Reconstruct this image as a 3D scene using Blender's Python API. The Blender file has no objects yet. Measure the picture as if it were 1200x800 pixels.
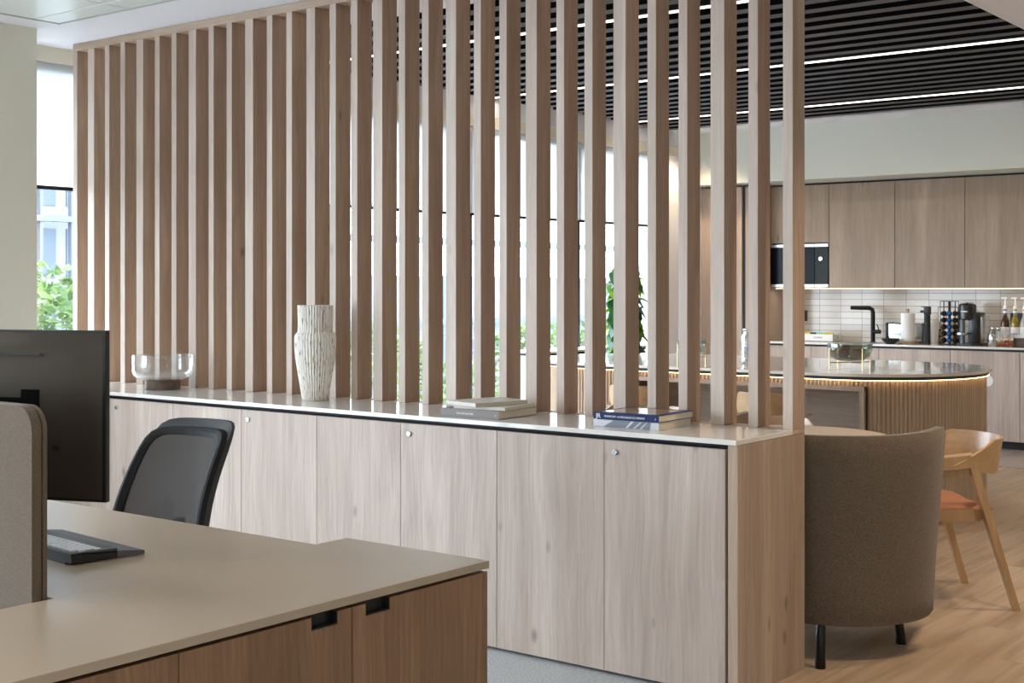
import bpy, bmesh, math, random
from mathutils import Vector, Matrix
random.seed(7)
PI = math.pi
sc = bpy.context.scene
COL = sc.collection

# ------------------------------------------------------------------ helpers
class MB:
    """collects shapes; build() links them as ONE mesh object"""
    def __init__(s):
        s.v = []; s.f = []; s.m = []
    def add(s, vs, fs, mi=0, M=None):
        n = len(s.v)
        s.v += [tuple(M @ Vector(p)) if M else tuple(p) for p in vs]
        s.f += [tuple(i + n for i in f) for f in fs]
        s.m += [mi] * len(fs)
        return s
    def box(s, x0, x1, y0, y1, z0, z1, mi=0, b=0.0, M=None):
        if b <= 0:
            vs = [(x, y, z) for z in (z0, z1) for y in (y0, y1) for x in (x0, x1)]
            fs = [(0, 2, 3, 1), (4, 5, 7, 6), (0, 1, 5, 4), (1, 3, 7, 5), (3, 2, 6, 7), (2, 0, 4, 6)]
            return s.add(vs, fs, mi, M)
        bm = bmesh.new()
        r = bmesh.ops.create_cube(bm, size=1)
        for v in bm.verts:
            v.co = Vector(((x0 + x1) / 2 + v.co.x * (x1 - x0), (y0 + y1) / 2 + v.co.y * (y1 - y0), (z0 + z1) / 2 + v.co.z * (z1 - z0)))
        bmesh.ops.bevel(bm, geom=list(bm.edges), offset=b, segments=2, profile=0.5, affect='EDGES')
        return s.bm(bm, mi, M)
    def bm(s, bm, mi=0, M=None):
        bm.verts.index_update()
        vs = [v.co.copy() for v in bm.verts]
        fs = [tuple(v.index for v in f.verts) for f in bm.faces]
        bm.free()
        return s.add(vs, fs, mi, M)
    def lathe(s, prof, c=(0, 0, 0), n=32, mi=0, M=None, ribs=0, rd=0.0, cap=False):
        """prof: list of (r, z)"""
        vs = []; fs = []
        for r, z in prof:
            for k in range(n):
                a = 2 * PI * k / n
                rr = r + (rd * abs(math.sin(a * ribs / 2)) - rd if ribs else 0) * (1 if r > 0.02 else 0)
                vs.append((c[0] + rr * math.cos(a), c[1] + rr * math.sin(a), c[2] + z))
        for i in range(len(prof) - 1):
            for k in range(n):
                k2 = (k + 1) % n
                fs.append((i * n + k, i * n + k2, (i + 1) * n + k2, (i + 1) * n + k))
        if cap:
            fs.append(tuple(range(n - 1, -1, -1)))
            fs.append(tuple(range((len(prof) - 1) * n, len(prof) * n)))
        return s.add(vs, fs, mi, M)
    def cyl(s, c, r, h, n=24, mi=0, r2=None, M=None):
        return s.lathe([(r, 0), (r if r2 is None else r2, h)], c, n, mi, M, cap=True)
    def tube(s, pts, r, n=10, mi=0, M=None):
        pts = [Vector(p) for p in pts]
        rs = r if isinstance(r, (list, tuple)) else [r] * len(pts)
        vs = []; fs = []
        prev = None
        for i, p in enumerate(pts):
            t = ((pts[i + 1] - p) if i == 0 else (p - pts[i - 1]) if i == len(pts) - 1 else (pts[i + 1] - pts[i - 1])).normalized()
            if prev is None:
                a = Vector((0, 0, 1)) if abs(t.z) < 0.9 else Vector((1, 0, 0))
                u = t.cross(a).normalized()
            else:
                u = (prev - t * prev.dot(t)).normalized()
            prev = u
            w = t.cross(u)
            for k in range(n):
                an = 2 * PI * k / n
                vs.append(p + (u * math.cos(an) + w * math.sin(an)) * rs[i])
        for i in range(len(pts) - 1):
            for k in range(n):
                k2 = (k + 1) % n
                fs.append((i * n + k, i * n + k2, (i + 1) * n + k2, (i + 1) * n + k))
        fs.append(tuple(range(n - 1, -1, -1)))
        fs.append(tuple(range((len(pts) - 1) * n, len(pts) * n)))
        return s.add(vs, fs, mi, M)
    def prism(s, poly, z0, z1, mi=0, M=None):
        """poly: CCW list of (x, y), extruded in z"""
        n = len(poly)
        vs = [(x, y, z0) for x, y in poly] + [(x, y, z1) for x, y in poly]
        fs = [tuple(range(n - 1, -1, -1)), tuple(range(n, 2 * n))]
        fs += [(i, (i + 1) % n, n + (i + 1) % n, n + i) for i in range(n)]
        return s.add(vs, fs, mi, M)
    def bar(s, a, b, w, d, mi=0, up=(0, 0, 1), w2=None, d2=None):
        """tapered rectangular bar from a to b"""
        a = Vector(a); b = Vector(b); t = (b - a).normalized(); up = Vector(up)
        u = t.cross(up)
        u = u.normalized() if u.length > 1e-4 else Vector((1, 0, 0))
        v = u.cross(t).normalized()
        w2 = w if w2 is None else w2; d2 = d if d2 is None else d2
        vs = []
        for p, ww, dd in ((a, w, d), (b, w2, d2)):
            for i, j in ((-1, -1), (1, -1), (1, 1), (-1, 1)):
                vs.append(p + u * (i * ww / 2) + v * (j * dd / 2))
        return s.add(vs, [(0, 1, 2, 3), (7, 6, 5, 4), (0, 4, 5, 1), (1, 5, 6, 2), (2, 6, 7, 3), (3, 7, 4, 0)], mi)
    def sheet(s, rows, thick=0.0, mi=0):
        """grid of points rows[i][j]; thick offsets along normals"""
        R = len(rows); Cn = len(rows[0])
        P = [[Vector(p) for p in r] for r in rows]
        def nrm(i, j):
            a = P[min(i + 1, R - 1)][j] - P[max(i - 1, 0)][j]
            b = P[i][min(j + 1, Cn - 1)] - P[i][max(j - 1, 0)]
            n = a.cross(b)
            return n.normalized() if n.length > 1e-9 else Vector((0, 0, 1))
        vs = [P[i][j] for i in range(R) for j in range(Cn)]
        fs = [(i * Cn + j, i * Cn + j + 1, (i + 1) * Cn + j + 1, (i + 1) * Cn + j) for i in range(R - 1) for j in range(Cn - 1)]
        if thick:
            n0 = len(vs)
            vs += [P[i][j] + nrm(i, j) * thick for i in range(R) for j in range(Cn)]
            fs += [tuple(n0 + k for k in reversed(f)) for f in fs]
            edge = [i * Cn for i in range(R)] + [(R - 1) * Cn + j for j in range(1, Cn)] + [i * Cn + Cn - 1 for i in range(R - 2, -1, -1)] + [j for j in range(Cn - 2, 0, -1)]
            for k in range(len(edge)):
                a, b = edge[k], edge[(k + 1) % len(edge)]
                fs.append((a, b, b + n0, a + n0))
        return s.add(vs, fs, mi)
    def ball(s, c, r, mi=0, n=16, sz=1.0):
        prof = [(max(1e-4, r * math.sin(PI * k / (n // 2))), -r * sz * math.cos(PI * k / (n // 2))) for k in range(n // 2 + 1)]
        return s.lathe(prof, c, n, mi, cap=True)
    def build(s, name, mats, parent=None, smooth=False, loc=None, angle=35, fixn=True):
        me = bpy.data.meshes.new(name)
        me.from_pydata([tuple(p) for p in s.v], [], s.f)
        for m in (mats if isinstance(mats, (list, tuple)) else [mats]):
            me.materials.append(m)
        for p, mi in zip(me.polygons, s.m):
            p.material_index = mi
        if fixn:
            bm = bmesh.new(); bm.from_mesh(me)
            bmesh.ops.recalc_face_normals(bm, faces=bm.faces)
            bm.to_mesh(me); bm.free()
        if smooth:
            for p in me.polygons: p.use_smooth = True
            try:
                me.set_sharp_from_angle(angle=math.radians(angle))
            except Exception:
                pass
        o = bpy.data.objects.new(name, me)
        COL.objects.link(o)
        if parent: o.parent = parent
        if loc: o.location = loc
        return o

def tag(o, label=None, cat=None, group=None, kind=None):
    if label: o['label'] = label
    if cat: o['category'] = cat
    if group: o['group'] = group
    if kind: o['kind'] = kind
    return o
def thing(name, label, cat, loc=(0, 0, 0), rz=0, group=None):
    o = bpy.data.objects.new(name, None)
    o.empty_display_size = 0.1
    COL.objects.link(o); o.location = loc; o.rotation_euler = (0, 0, rz)
    return tag(o, label, cat, group)
def struct(name, mb, m, **k):
    return tag(mb.build(name, m, **k), kind='structure')
def box(name, m, parent, *a, b=0.0, **k):
    return MB().box(*a, b=b).build(name, m, parent, **k)
def kids(o): return [c for c in bpy.data.objects if c.parent == o]
def dup(o, loc=None, rz=None, label=None, parent=None, group=None):
    c = o.copy(); COL.objects.link(c)
    if parent: c.parent = parent
    if loc is not None: c.location = loc
    if rz is not None: c.rotation_euler = (0, 0, rz)
    if label: c['label'] = label
    if group: c['group'] = group
    for ch in kids(o): dup(ch, parent=c)
    return c
def lettering(name, txt, size, m, parent, loc, rot, depth=0.0006, align='LEFT', sx=1.0):
    cu = bpy.data.curves.new(name, 'FONT'); cu.body = txt; cu.size = size; cu.extrude = depth; cu.align_x = align
    t = bpy.data.objects.new(name, cu); COL.objects.link(t)
    dg = bpy.context.evaluated_depsgraph_get()
    me = bpy.data.meshes.new_from_object(t.evaluated_get(dg))
    bpy.data.objects.remove(t)
    o = bpy.data.objects.new(name, me); COL.objects.link(o)
    me.materials.clear(); me.materials.append(m)
    o.parent = parent; o.location = loc; o.rotation_euler = rot; o.scale = (sx, 1, 1)
    return o

# ------------------------------------------------------------------ materials
def mat(name, col=(.8, .8, .8), rough=.5, metal=0.0, spec=.5, **k):
    m = bpy.data.materials.new(name); m.use_nodes = True
    b = m.node_tree.nodes['Principled BSDF']
    b.inputs['Base Color'].default_value = (*col, 1)
    b.inputs['Roughness'].default_value = rough
    b.inputs['Metallic'].default_value = metal
    b.inputs['Specular IOR Level'].default_value = spec
    for kk, v in k.items():
        b.inputs[kk].default_value = v
    return m
def N(m, t, **k):
    n = m.node_tree.nodes.new(t)
    for kk, v in k.items(): setattr(n, kk, v)
    return n
def L(m, a, b): m.node_tree.links.new(a, b)
def ramp(m, stops):
    r = N(m, 'ShaderNodeValToRGB')
    while len(r.color_ramp.elements) < len(stops): r.color_ramp.elements.new(.5)
    for e, (p, c) in zip(r.color_ramp.elements, stops):
        e.position = p; e.color = (*c, 1)
    return r
def mixc(m, a, b, fac, mode='MIX'):
    x = N(m, 'ShaderNodeMix', data_type='RGBA', blend_type=mode)
    for s, v in ((x.inputs[6], a), (x.inputs[7], b), (x.inputs[0], fac)):
        if hasattr(v, 'links'): L(m, v, s)
        elif isinstance(v, (int, float)): s.default_value = v
        else: s.default_value = (*v, 1)
    return x.outputs[2]
def bump(m, h, s, d=.002):
    b = N(m, 'ShaderNodeBump'); b.inputs['Strength'].default_value = s; b.inputs['Distance'].default_value = d
    L(m, h, b.inputs['Height']); L(m, b.outputs[0], m.node_tree.nodes['Principled BSDF'].inputs['Normal'])

def wood(name, c1, c2, c3, rough=.5, axis='Z', scale=1.0, knots=.6, streak=.5, spec=.35):
    """c1 light, c2 mid, c3 dark vein; grain runs along axis in object space"""
    m = mat(name, c2, rough, spec=spec)
    B = m.node_tree.nodes['Principled BSDF']
    tc = N(m, 'ShaderNodeTexCoord'); oi = N(m, 'ShaderNodeObjectInfo')
    off = N(m, 'ShaderNodeVectorMath', operation='SCALE'); off.inputs['Scale'].default_value = 37.0
    cmb = N(m, 'ShaderNodeCombineXYZ')
    for i in range(3): L(m, oi.outputs['Random'], cmb.inputs[i])
    L(m, cmb.outputs[0], off.inputs[0])
    add = N(m, 'ShaderNodeVectorMath', operation='ADD')
    L(m, tc.outputs['Object'], add.inputs[0]); L(m, off.outputs[0], add.inputs[1])
    nw = N(m, 'ShaderNodeTexNoise'); nw.inputs['Scale'].default_value = 1.0; nw.inputs['Detail'].default_value = 1.0
    mw = N(m, 'ShaderNodeMapping'); vv = [5.0, 5.0, 5.0]; vv['XYZ'.index(axis)] = 2.0; mw.inputs['Scale'].default_value = vv
    L(m, add.outputs[0], mw.inputs[0]); L(m, mw.outputs[0], nw.inputs['Vector'])
    wv = N(m, 'ShaderNodeVectorMath', operation='MULTIPLY_ADD'); wv.inputs[1].default_value = (.055, .055, .055)
    L(m, nw.outputs['Color'], wv.inputs[0]); L(m, add.outputs[0], wv.inputs[2])
    add = wv
    def stretch(lo, hi):
        mp = N(m, 'ShaderNodeMapping')
        v = [hi, hi, hi]; v['XYZ'.index(axis)] = lo
        mp.inputs['Scale'].default_value = v
        L(m, add.outputs[0], mp.inputs[0])
        return mp.outputs[0]
    # broad cathedral figure
    n1 = N(m, 'ShaderNodeTexNoise'); n1.inputs['Scale'].default_value = 1.0; n1.inputs['Detail'].default_value = 1.5
    L(m, stretch(.5 * scale, 4.2 * scale), n1.inputs['Vector'])
    mul = N(m, 'ShaderNodeMath', operation='MULTIPLY'); mul.inputs[1].default_value = 15.0
    L(m, n1.outputs[0], mul.inputs[0])
    sn = N(m, 'ShaderNodeMath', operation='SINE'); L(m, mul.outputs[0], sn.inputs[0])
    sn2 = N(m, 'ShaderNodeMath', operation='MULTIPLY_ADD'); sn2.inputs[1].default_value = .5; sn2.inputs[2].default_value = .5
    L(m, sn.outputs[0], sn2.inputs[0])
    # fine streaks
    n2 = N(m, 'ShaderNodeTexNoise'); n2.inputs['Scale'].default_value = 1.0; n2.inputs['Detail'].default_value = 4; n2.inputs['Roughness'].default_value = .65
    L(m, stretch(2.2 * scale, 85 * scale), n2.inputs['Vector'])
    n3 = N(m, 'ShaderNodeTexNoise'); n3.inputs['Scale'].default_value = 1.0; n3.inputs['Detail'].default_value = 2
    L(m, stretch(.8 * scale, 13 * scale), n3.inputs['Vector'])
    r2 = ramp(m, [(.35, (0, 0, 0)), (.68, (1, 1, 1))]); L(m, n2.outputs[0], r2.inputs[0])
    r3 = ramp(m, [(.36, (0, 0, 0)), (.64, (1, 1, 1))]); L(m, n3.outputs[0], r3.inputs[0])
    base = mixc(m, c1, c2, r3.outputs[0])
    base = mixc(m, base, c3, _scaled(m, sn2.outputs[0], .36 * streak + .04))
    base = mixc(m, base, c3, _scaled(m, r2.outputs[0], .55 * streak))
    if knots > 0:
        vo = N(m, 'ShaderNodeTexVoronoi'); vo.inputs['Scale'].default_value = 1.0
        L(m, stretch(2.6 * scale, 5.5 * scale), vo.inputs['Vector'])
        rk = ramp(m, [(.02, (1, 1, 1)), (.10, (0, 0, 0))]); L(m, vo.outputs['Distance'], rk.inputs[0])
        base = mixc(m, base, tuple(x * .55 for x in c3), _scaled(m, rk.outputs[0], knots))
    L(m, base, B.inputs['Base Color'])
    bump(m, n2.outputs[0], .12, .0015)
    return m
def _scaled(m, sock, k):
    x = N(m, 'ShaderNodeMath', operation='MULTIPLY'); x.inputs[1].default_value = k
    L(m, sock, x.inputs[0]); return x.outputs[0]

def fabric(name, c1, c2, sc_=260, rough=.95):
    m = mat(name, c1, rough, spec=.1)
    tc = N(m, 'ShaderNodeTexCoord')
    n = N(m, 'ShaderNodeTexNoise'); n.inputs['Scale'].default_value = sc_; n.inputs['Detail'].default_value = 3
    L(m, tc.outputs['Object'], n.inputs['Vector'])
    n2 = N(m, 'ShaderNodeTexNoise'); n2.inputs['Scale'].default_value = 5
    L(m, tc.outputs['Object'], n2.inputs['Vector'])
    r = ramp(m, [(.38, c2), (.62, c1)]); L(m, n.outputs[0], r.inputs[0])
    c = mixc(m, r.outputs[0], c2, _scaled(m, n2.outputs[0], .25))
    L(m, c, m.node_tree.nodes['Principled BSDF'].inputs['Base Color'])
    bump(m, n.outputs[0], .5, .002)
    m.node_tree.nodes['Principled BSDF'].inputs['Sheen Weight'].default_value = .25
    return m
def emis(name, col, s):
    m = bpy.data.materials.new(name); m.use_nodes = True
    nt = m.node_tree; nt.nodes.clear()
    e = nt.nodes.new('ShaderNodeEmission'); e.inputs[0].default_value = (*col, 1); e.inputs[1].default_value = s
    o = nt.nodes.new('ShaderNodeOutputMaterial'); nt.links.new(e.outputs[0], o.inputs[0])
    return m
def thin_glass(name, tint=(1, 1, 1), edge=(.8, .9, 1.0), f0=.05, f1=.6, blend=.35, rough=.02):
    """thin clear glass: transparent, with a reflective, slightly tinted rim"""
    m = bpy.data.materials.new(name); m.use_nodes = True
    nt = m.node_tree; nt.nodes.clear()
    tr = nt.nodes.new('ShaderNodeBsdfTransparent'); tr.inputs[0].default_value = (*tint, 1)
    gl = nt.nodes.new('ShaderNodeBsdfGlossy'); gl.inputs[0].default_value = (*edge, 1); gl.inputs['Roughness'].default_value = rough
    lw = nt.nodes.new('ShaderNodeLayerWeight'); lw.inputs[0].default_value = blend
    mr = nt.nodes.new('ShaderNodeMapRange'); mr.inputs['To Min'].default_value = f0; mr.inputs['To Max'].default_value = f1
    nt.links.new(lw.outputs['Facing'], mr.inputs[0])
    mx = nt.nodes.new('ShaderNodeMixShader'); nt.links.new(mr.outputs[0], mx.inputs[0])
    nt.links.new(tr.outputs[0], mx.inputs[1]); nt.links.new(gl.outputs[0], mx.inputs[2])
    o = nt.nodes.new('ShaderNodeOutputMaterial'); nt.links.new(mx.outputs[0], o.inputs[0])
    return m

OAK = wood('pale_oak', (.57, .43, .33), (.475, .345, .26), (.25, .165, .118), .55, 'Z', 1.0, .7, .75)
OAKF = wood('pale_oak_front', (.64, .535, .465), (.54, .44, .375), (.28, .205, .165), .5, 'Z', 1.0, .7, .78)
OAKL = wood('pale_oak_window_lit', (.69, .585, .51), (.60, .495, .425), (.36, .27, .22), .45, 'Z', 1.0, .4, .6)  # pale oak with window light put into the colour
OAKK = wood('kitchen_oak', (.48, .375, .29), (.40, .305, .23), (.22, .16, .115), .5, 'Z', .8, .7, .75)
OAKX = wood('pale_oak_horizontal', (.62, .49, .39), (.52, .40, .31), (.28, .19, .14), .55, 'X', 1.0, .4, .6)
WALNUT = wood('walnut_brown', (.42, .245, .14), (.31, .175, .098), (.13, .066, .034), .45, 'Z', 1.3, .0, .9)
OAKT = wood('corner_oak_window_lit', (.62, .52, .45), (.54, .44, .37), (.33, .25, .20), .5, 'Z', .8, .4, .6)  # kitchen oak lightened, window light put into the colour
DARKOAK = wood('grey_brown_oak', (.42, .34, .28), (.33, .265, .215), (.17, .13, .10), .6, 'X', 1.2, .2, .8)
CHAIRW = wood('golden_oak', (.55, .36, .19), (.46, .29, .145), (.27, .155, .075), .38, 'Z', 1.6, .0, .55, .5)
PLY = wood('plywood_oak', (.62, .43, .25), (.54, .36, .195), (.33, .20, .10), .28, 'X', 1.6, .0, .5, .6)
FLUTE = wood('fluted_oak', (.60, .48, .36), (.52, .41, .30), (.28, .20, .14), .55, 'Z', 1.0, .0, .5)
DKBASE = wood('dark_walnut', (.15, .10, .075), (.11, .07, .05), (.05, .032, .022), .5, 'X', 3, .0, .8)
WHITE = mat('white_ceiling_paint', (.86, .87, .93), .9, spec=.2)
CREAM = mat('cream_wall_paint', (.80, .775, .665), .9, spec=.2)
KWALL = mat('kitchen_wall_paint', (.69, .725, .68), .9, spec=.2)
STONE = mat('polished_pale_stone', (.70, .655, .60), .07, spec=.38)
_m = STONE; _tc = N(_m, 'ShaderNodeTexCoord'); _n = N(_m, 'ShaderNodeTexNoise'); _n.inputs['Scale'].default_value = 6; _n.inputs['Detail'].default_value = 6
L(_m, _tc.outputs['Object'], _n.inputs['Vector']); _r = ramp(_m, [(.3, (.78, .735, .68)), (.7, (.82, .78, .73))]); L(_m, _n.outputs[0], _r.inputs[0])
L(_m, _r.outputs[0], _m.node_tree.nodes['Principled BSDF'].inputs['Base Color'])
TAUPE = mat('taupe_laminate', (.435, .34, .25), .28, spec=.45)
_m = TAUPE; _tc = N(_m, 'ShaderNodeTexCoord'); _n = N(_m, 'ShaderNodeTexNoise'); _n.inputs['Scale'].default_value = 3; _n.inputs['Detail'].default_value = 5
L(_m, _tc.outputs['Object'], _n.inputs['Vector']); _r = ramp(_m, [(.2, (.27, .27, .27)), (.8, (.31, .31, .31))]); L(_m, _n.outputs[0], _r.inputs[0])
L(_m, _r.outputs[0], _m.node_tree.nodes['Principled BSDF'].inputs['Roughness'])
BLACK = mat('black_plastic', (.012, .012, .013), .4)
BLACKM = mat('black_metal', (.015, .015, .016), .35, metal=.6)
GAP = mat('dark_shadow_gap', (.010, .018, .027), .6)
BAFF = mat('baffle_shade_black', (.006, .006, .006), .9, spec=.1)  # shade between the baffles put into the colour
BAFU = mat('baffle_underside_lit', (.135, .14, .155), .8, spec=.2)  # same baffle, light from below put into the colour
CHROME = mat('brushed_chrome', (.55, .58, .60), .2, metal=1)
STEEL = mat('brushed_steel', (.62, .62, .62), .32, metal=1)
BRASS = mat('brass_wire', (.78, .55, .25), .28, metal=1)
MULL = mat('grey_window_frame', (.075, .08, .09), .5)
FELT = fabric('brown_grey_felt', (.175, .130, .09), (.10, .075, .053), 420)
UPH = fabric('taupe_wool', (.225, .172, .126), (.11, .083, .06), 300)
LEATHER = mat('tan_leather', (.43, .17, .08), .55)
CARPET = fabric('grey_carpet', (.56, .55, .54), (.36, .355, .35), 110, 1.0)
PAPER = mat('paper_pages', (.72, .64, .52), .9)
WPAPER = mat('white_paper', (.85, .84, .83), .8)
NAVY = mat('navy_cover', (.010, .022, .095), .45, spec=.2)
GREYC = mat('warm_grey_cover', (.23, .20, .19), .6)
PALEC = mat('pale_cloth_cover', (.64, .59, .53), .6)
INK = mat('white_ink', (.9, .9, .9), .6)
DINK = mat('dark_ink', (.12, .14, .17), .6)
MONB = mat('dark_brushed_shell', (.055, .044, .036), .36, metal=.3)
KBD = mat('graphite_shell', (.06, .06, .063), .5)
KEYS = mat('grey_keycap', (.68, .68, .70), .5)
SCREEN = mat('dark_glass_screen', (.004, .006, .012), .2, spec=.08)
LEDW = emis('warm_led', (1, .56, .22), 13)
LEDN = emis('neutral_led', (1, .90, .76), 4)
FILLG = emis('office_fill_glow', (1, .95, .88), 4.2)  # glow for the added office fill lamps
GLASS = thin_glass('window_glass', (1, 1, 1), (1, 1, 1), .03, .25)
BOWLG = thin_glass('clear_bowl_glass', (.97, .98, .99), (1, 1, 1), .03, .75, .3, .03)
SMOKE = thin_glass('smoked_green_glass', (.66, .665, .61), (.7, .75, .75), .06, .7, .3, .03)
JARG = thin_glass('clear_jar_glass', (.9, .92, .93), (1, 1, 1), .08, .8, .4, .05)

# vase
VASE = mat('ribbed_whitewashed_ceramic', (.8, .76, .7), .75)
_m = VASE; _tc = N(_m, 'ShaderNodeTexCoord'); _mp = N(_m, 'ShaderNodeMapping'); _mp.inputs['Scale'].default_value = (150, 150, 20)
L(_m, _tc.outputs['Object'], _mp.inputs[0]); _n = N(_m, 'ShaderNodeTexNoise'); _n.inputs['Scale'].default_value = 1; _n.inputs['Detail'].default_value = 3
L(_m, _mp.outputs[0], _n.inputs['Vector'])
_r = ramp(_m, [(.0, (.80, .77, .73)), (.575, (.82, .78, .73)), (.64, (.46, .34, .24)), (.73, (.16, .12, .09))]); L(_m, _n.outputs[0], _r.inputs[0])
L(_m, _r.outputs[0], _m.node_tree.nodes['Principled BSDF'].inputs['Base Color'])

# roller blind: lit through from outside
BLIND = bpy.data.materials.new('white_roller_blind'); BLIND.use_nodes = True
_nt = BLIND.node_tree; _nt.nodes.clear()
_t = _nt.nodes.new('ShaderNodeBsdfTranslucent'); _t.inputs[0].default_value = (.88, .90, .91, 1)
_d = _nt.nodes.new('ShaderNodeBsdfDiffuse'); _d.inputs[0].default_value = (.85, .85, .84, 1)
_x = _nt.nodes.new('ShaderNodeMixShader'); _x.inputs[0].default_value = .3
_o = _nt.nodes.new('ShaderNodeOutputMaterial')
_nt.links.new(_t.outputs[0], _x.inputs[1]); _nt.links.new(_d.outputs[0], _x.inputs[2]); _nt.links.new(_x.outputs[0], _o.inputs[0])

# chair mesh fabric
MESHF = bpy.data.materials.new('black_chair_mesh'); MESHF.use_nodes = True
_nt = MESHF.node_tree; _b = _nt.nodes['Principled BSDF']; _b.inputs['Base Color'].default_value = (.035, .036, .037, 1); _b.inputs['Roughness'].default_value = .9; _b.inputs['Specular IOR Level'].default_value = .05
_t = _nt.nodes.new('ShaderNodeBsdfTransparent'); _x = _nt.nodes.new('ShaderNodeMixShader'); _x.inputs[0].default_value = .90
_nt.links.new(_t.outputs[0], _x.inputs[1]); _nt.links.new(_b.outputs[0], _x.inputs[2]); _nt.links.new(_x.outputs[0], _nt.nodes['Material Output'].inputs[0])

# plank floor: boards run along Y
def planks(name, stops, rough=.42):
    m = mat(name, (.4, .3, .2), rough, spec=.35)
    tc = N(m, 'ShaderNodeTexCoord')
    mp = N(m, 'ShaderNodeMapping'); mp.inputs['Rotation'].default_value = (0, 0, PI / 2)
    L(m, tc.outputs['Object'], mp.inputs[0])
    br = N(m, 'ShaderNodeTexBrick'); br.offset = .37; br.squash = 1
    br.inputs['Scale'].default_value = 1; br.inputs['Brick Width'].default_value = 1.3; br.inputs['Row Height'].default_value = .19
    br.inputs['Mortar Size'].default_value = .0012; br.inputs['Mortar Smooth'].default_value = .2
    br.inputs['Color1'].default_value = (0, 0, 0, 1); br.inputs['Color2'].default_value = (1, 1, 1, 1); br.inputs['Mortar'].default_value = (.5, .5, .5, 1)
    L(m, mp.outputs[0], br.inputs['Vector'])
    # per-board offset for the grain
    sep = N(m, 'ShaderNodeVectorMath', operation='MULTIPLY_ADD'); sep.inputs[1].default_value = (9, 9, 9)
    L(m, br.outputs['Color'], sep.inputs[0]); L(m, tc.outputs['Object'], sep.inputs[2])
    m2 = N(m, 'ShaderNodeMapping'); m2.inputs['Scale'].default_value = (22, 1.4, 1); L(m, sep.outputs[0], m2.inputs[0])
    n = N(m, 'ShaderNodeTexNoise'); n.inputs['Scale'].default_value = 1; n.inputs['Detail'].default_value = 4; L(m, m2.outputs[0], n.inputs['Vector'])
    m3 = N(m, 'ShaderNodeMapping'); m3.inputs['Scale'].default_value = (3.2, .5, 1); L(m, sep.outputs[0], m3.inputs[0])
    n3 = N(m, 'ShaderNodeTexNoise'); n3.inputs['Scale'].default_value = 1; n3.inputs['Detail'].default_value = 2; L(m, m3.outputs[0], n3.inputs['Vector'])
    a = N(m, 'ShaderNodeMath', operation='ADD'); L(m, n.outputs[0], a.inputs[0]); L(m, n3.outputs[0], a.inputs[1])
    h = N(m, 'ShaderNodeMath', operation='MULTIPLY'); h.inputs[1].default_value = .5; L(m, a.outputs[0], h.inputs[0])
    r = ramp(m, stops); L(m, h.outputs[0], r.inputs[0])
    c = mixc(m, r.outputs[0], tuple(x * .82 for x in stops[1][1]), _scaled(m, br.outputs['Color'], .35))
    c = mixc(m, c, tuple(x * .5 for x in stops[1][1]), _scaled(m, br.outputs['Fac'], .6))
    L(m, c, m.node_tree.nodes['Principled BSDF'].inputs['Base Color'])
    bump(m, n.outputs[0], .08, .001)
    return m
FLOORW = planks('oak_plank_floor', [(.38, (.29, .20, .125)), (.5, (.43, .315, .21)), (.62, (.53, .40, .28))])
FLOORG = planks('greyish_plank_floor', [(.34, (.27, .22, .185)), (.5, (.36, .30, .26)), (.66, (.44, .37, .33))], .3)

# wall tiles (stack bond) and ceiling tiles
TILE = mat('glazed_cream_tile', (.62, .57, .50), .13, spec=.55)
_m = TILE; _tc = N(_m, 'ShaderNodeTexCoord'); _mp = N(_m, 'ShaderNodeMapping'); _mp.inputs['Rotation'].default_value = (-PI / 2, 0, 0)
L(_m, _tc.outputs['Object'], _mp.inputs[0])
_br = N(_m, 'ShaderNodeTexBrick'); _br.offset = 0; _br.inputs['Scale'].default_value = 1; _br.inputs['Brick Width'].default_value = .225; _br.inputs['Row Height'].default_value = .0625
_br.inputs['Mortar Size'].default_value = .0026; _br.inputs['Mortar Smooth'].default_value = .3
_br.inputs['Color1'].default_value = (.56, .51, .44, 1); _br.inputs['Color2'].default_value = (.66, .62, .56, 1); _br.inputs['Mortar'].default_value = (.26, .23, .20, 1)
L(_m, _mp.outputs[0], _br.inputs['Vector']); L(_m, _br.outputs['Color'], _m.node_tree.nodes['Principled BSDF'].inputs['Base Color'])
_iv = N(_m, 'ShaderNodeMath', operation='SUBTRACT'); _iv.inputs[0].default_value = 1; L(_m, _br.outputs['Fac'], _iv.inputs[1])
bump(_m, _iv.outputs[0], .5, .003)
CTILE = mat('satin_ceiling_tile', (.80, .87, .85), .3, spec=.5)

# ------------------------------------------------------------------ room shell
XW = -6.87; ZC = 2.82; ZK = 2.975; YK = 12.6
struct('floor', MB().box(XW, 4.0, -3.2, 4.32, -.06, 0), CARPET)
struct('floor', MB().box(XW, 4.0, 4.32, 10.82, -.06, 0), FLOORW)
struct('floor', MB().box(XW, 4.0, 10.83, YK + .1, -.06, 0), FLOORG)
struct('trim_1', MB().box(XW, 4.0, 10.82, 10.83, -.06, .002), mat('violet_floor_strip', (.16, .12, .30), .4))
struct('ceiling', MB().box(XW, 4.0, -3.2, 5.08, ZC, ZC + .2), WHITE)
struct('ceiling', MB().box(-2.24, 4.0, 5.08, YK, ZC, ZC + .2), WHITE)
struct('ceiling', MB().box(XW - .2, -2.24, 5.08, 11.50, ZK + .12, ZK + .2), BAFF)
struct('ceiling', MB().box(XW - .2, -2.24, 11.43, YK + .1, ZK, ZK + .2), WHITE)
ct = MB()
for i in range(9):
    x0 = -6.215 + i * .6
    ct.box(x0 + .006, x0 + .594, 3.965, 4.105, ZC - .004, ZC + .01, b=.001)
    for j in range(11):
        y1 = 3.955 - j * .6
        ct.box(x0 + .006, x0 + .594, y1 - .594, y1 - .006, ZC - .004, ZC + .01, b=.001)
struct('ceiling', ct, CTILE)
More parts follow.
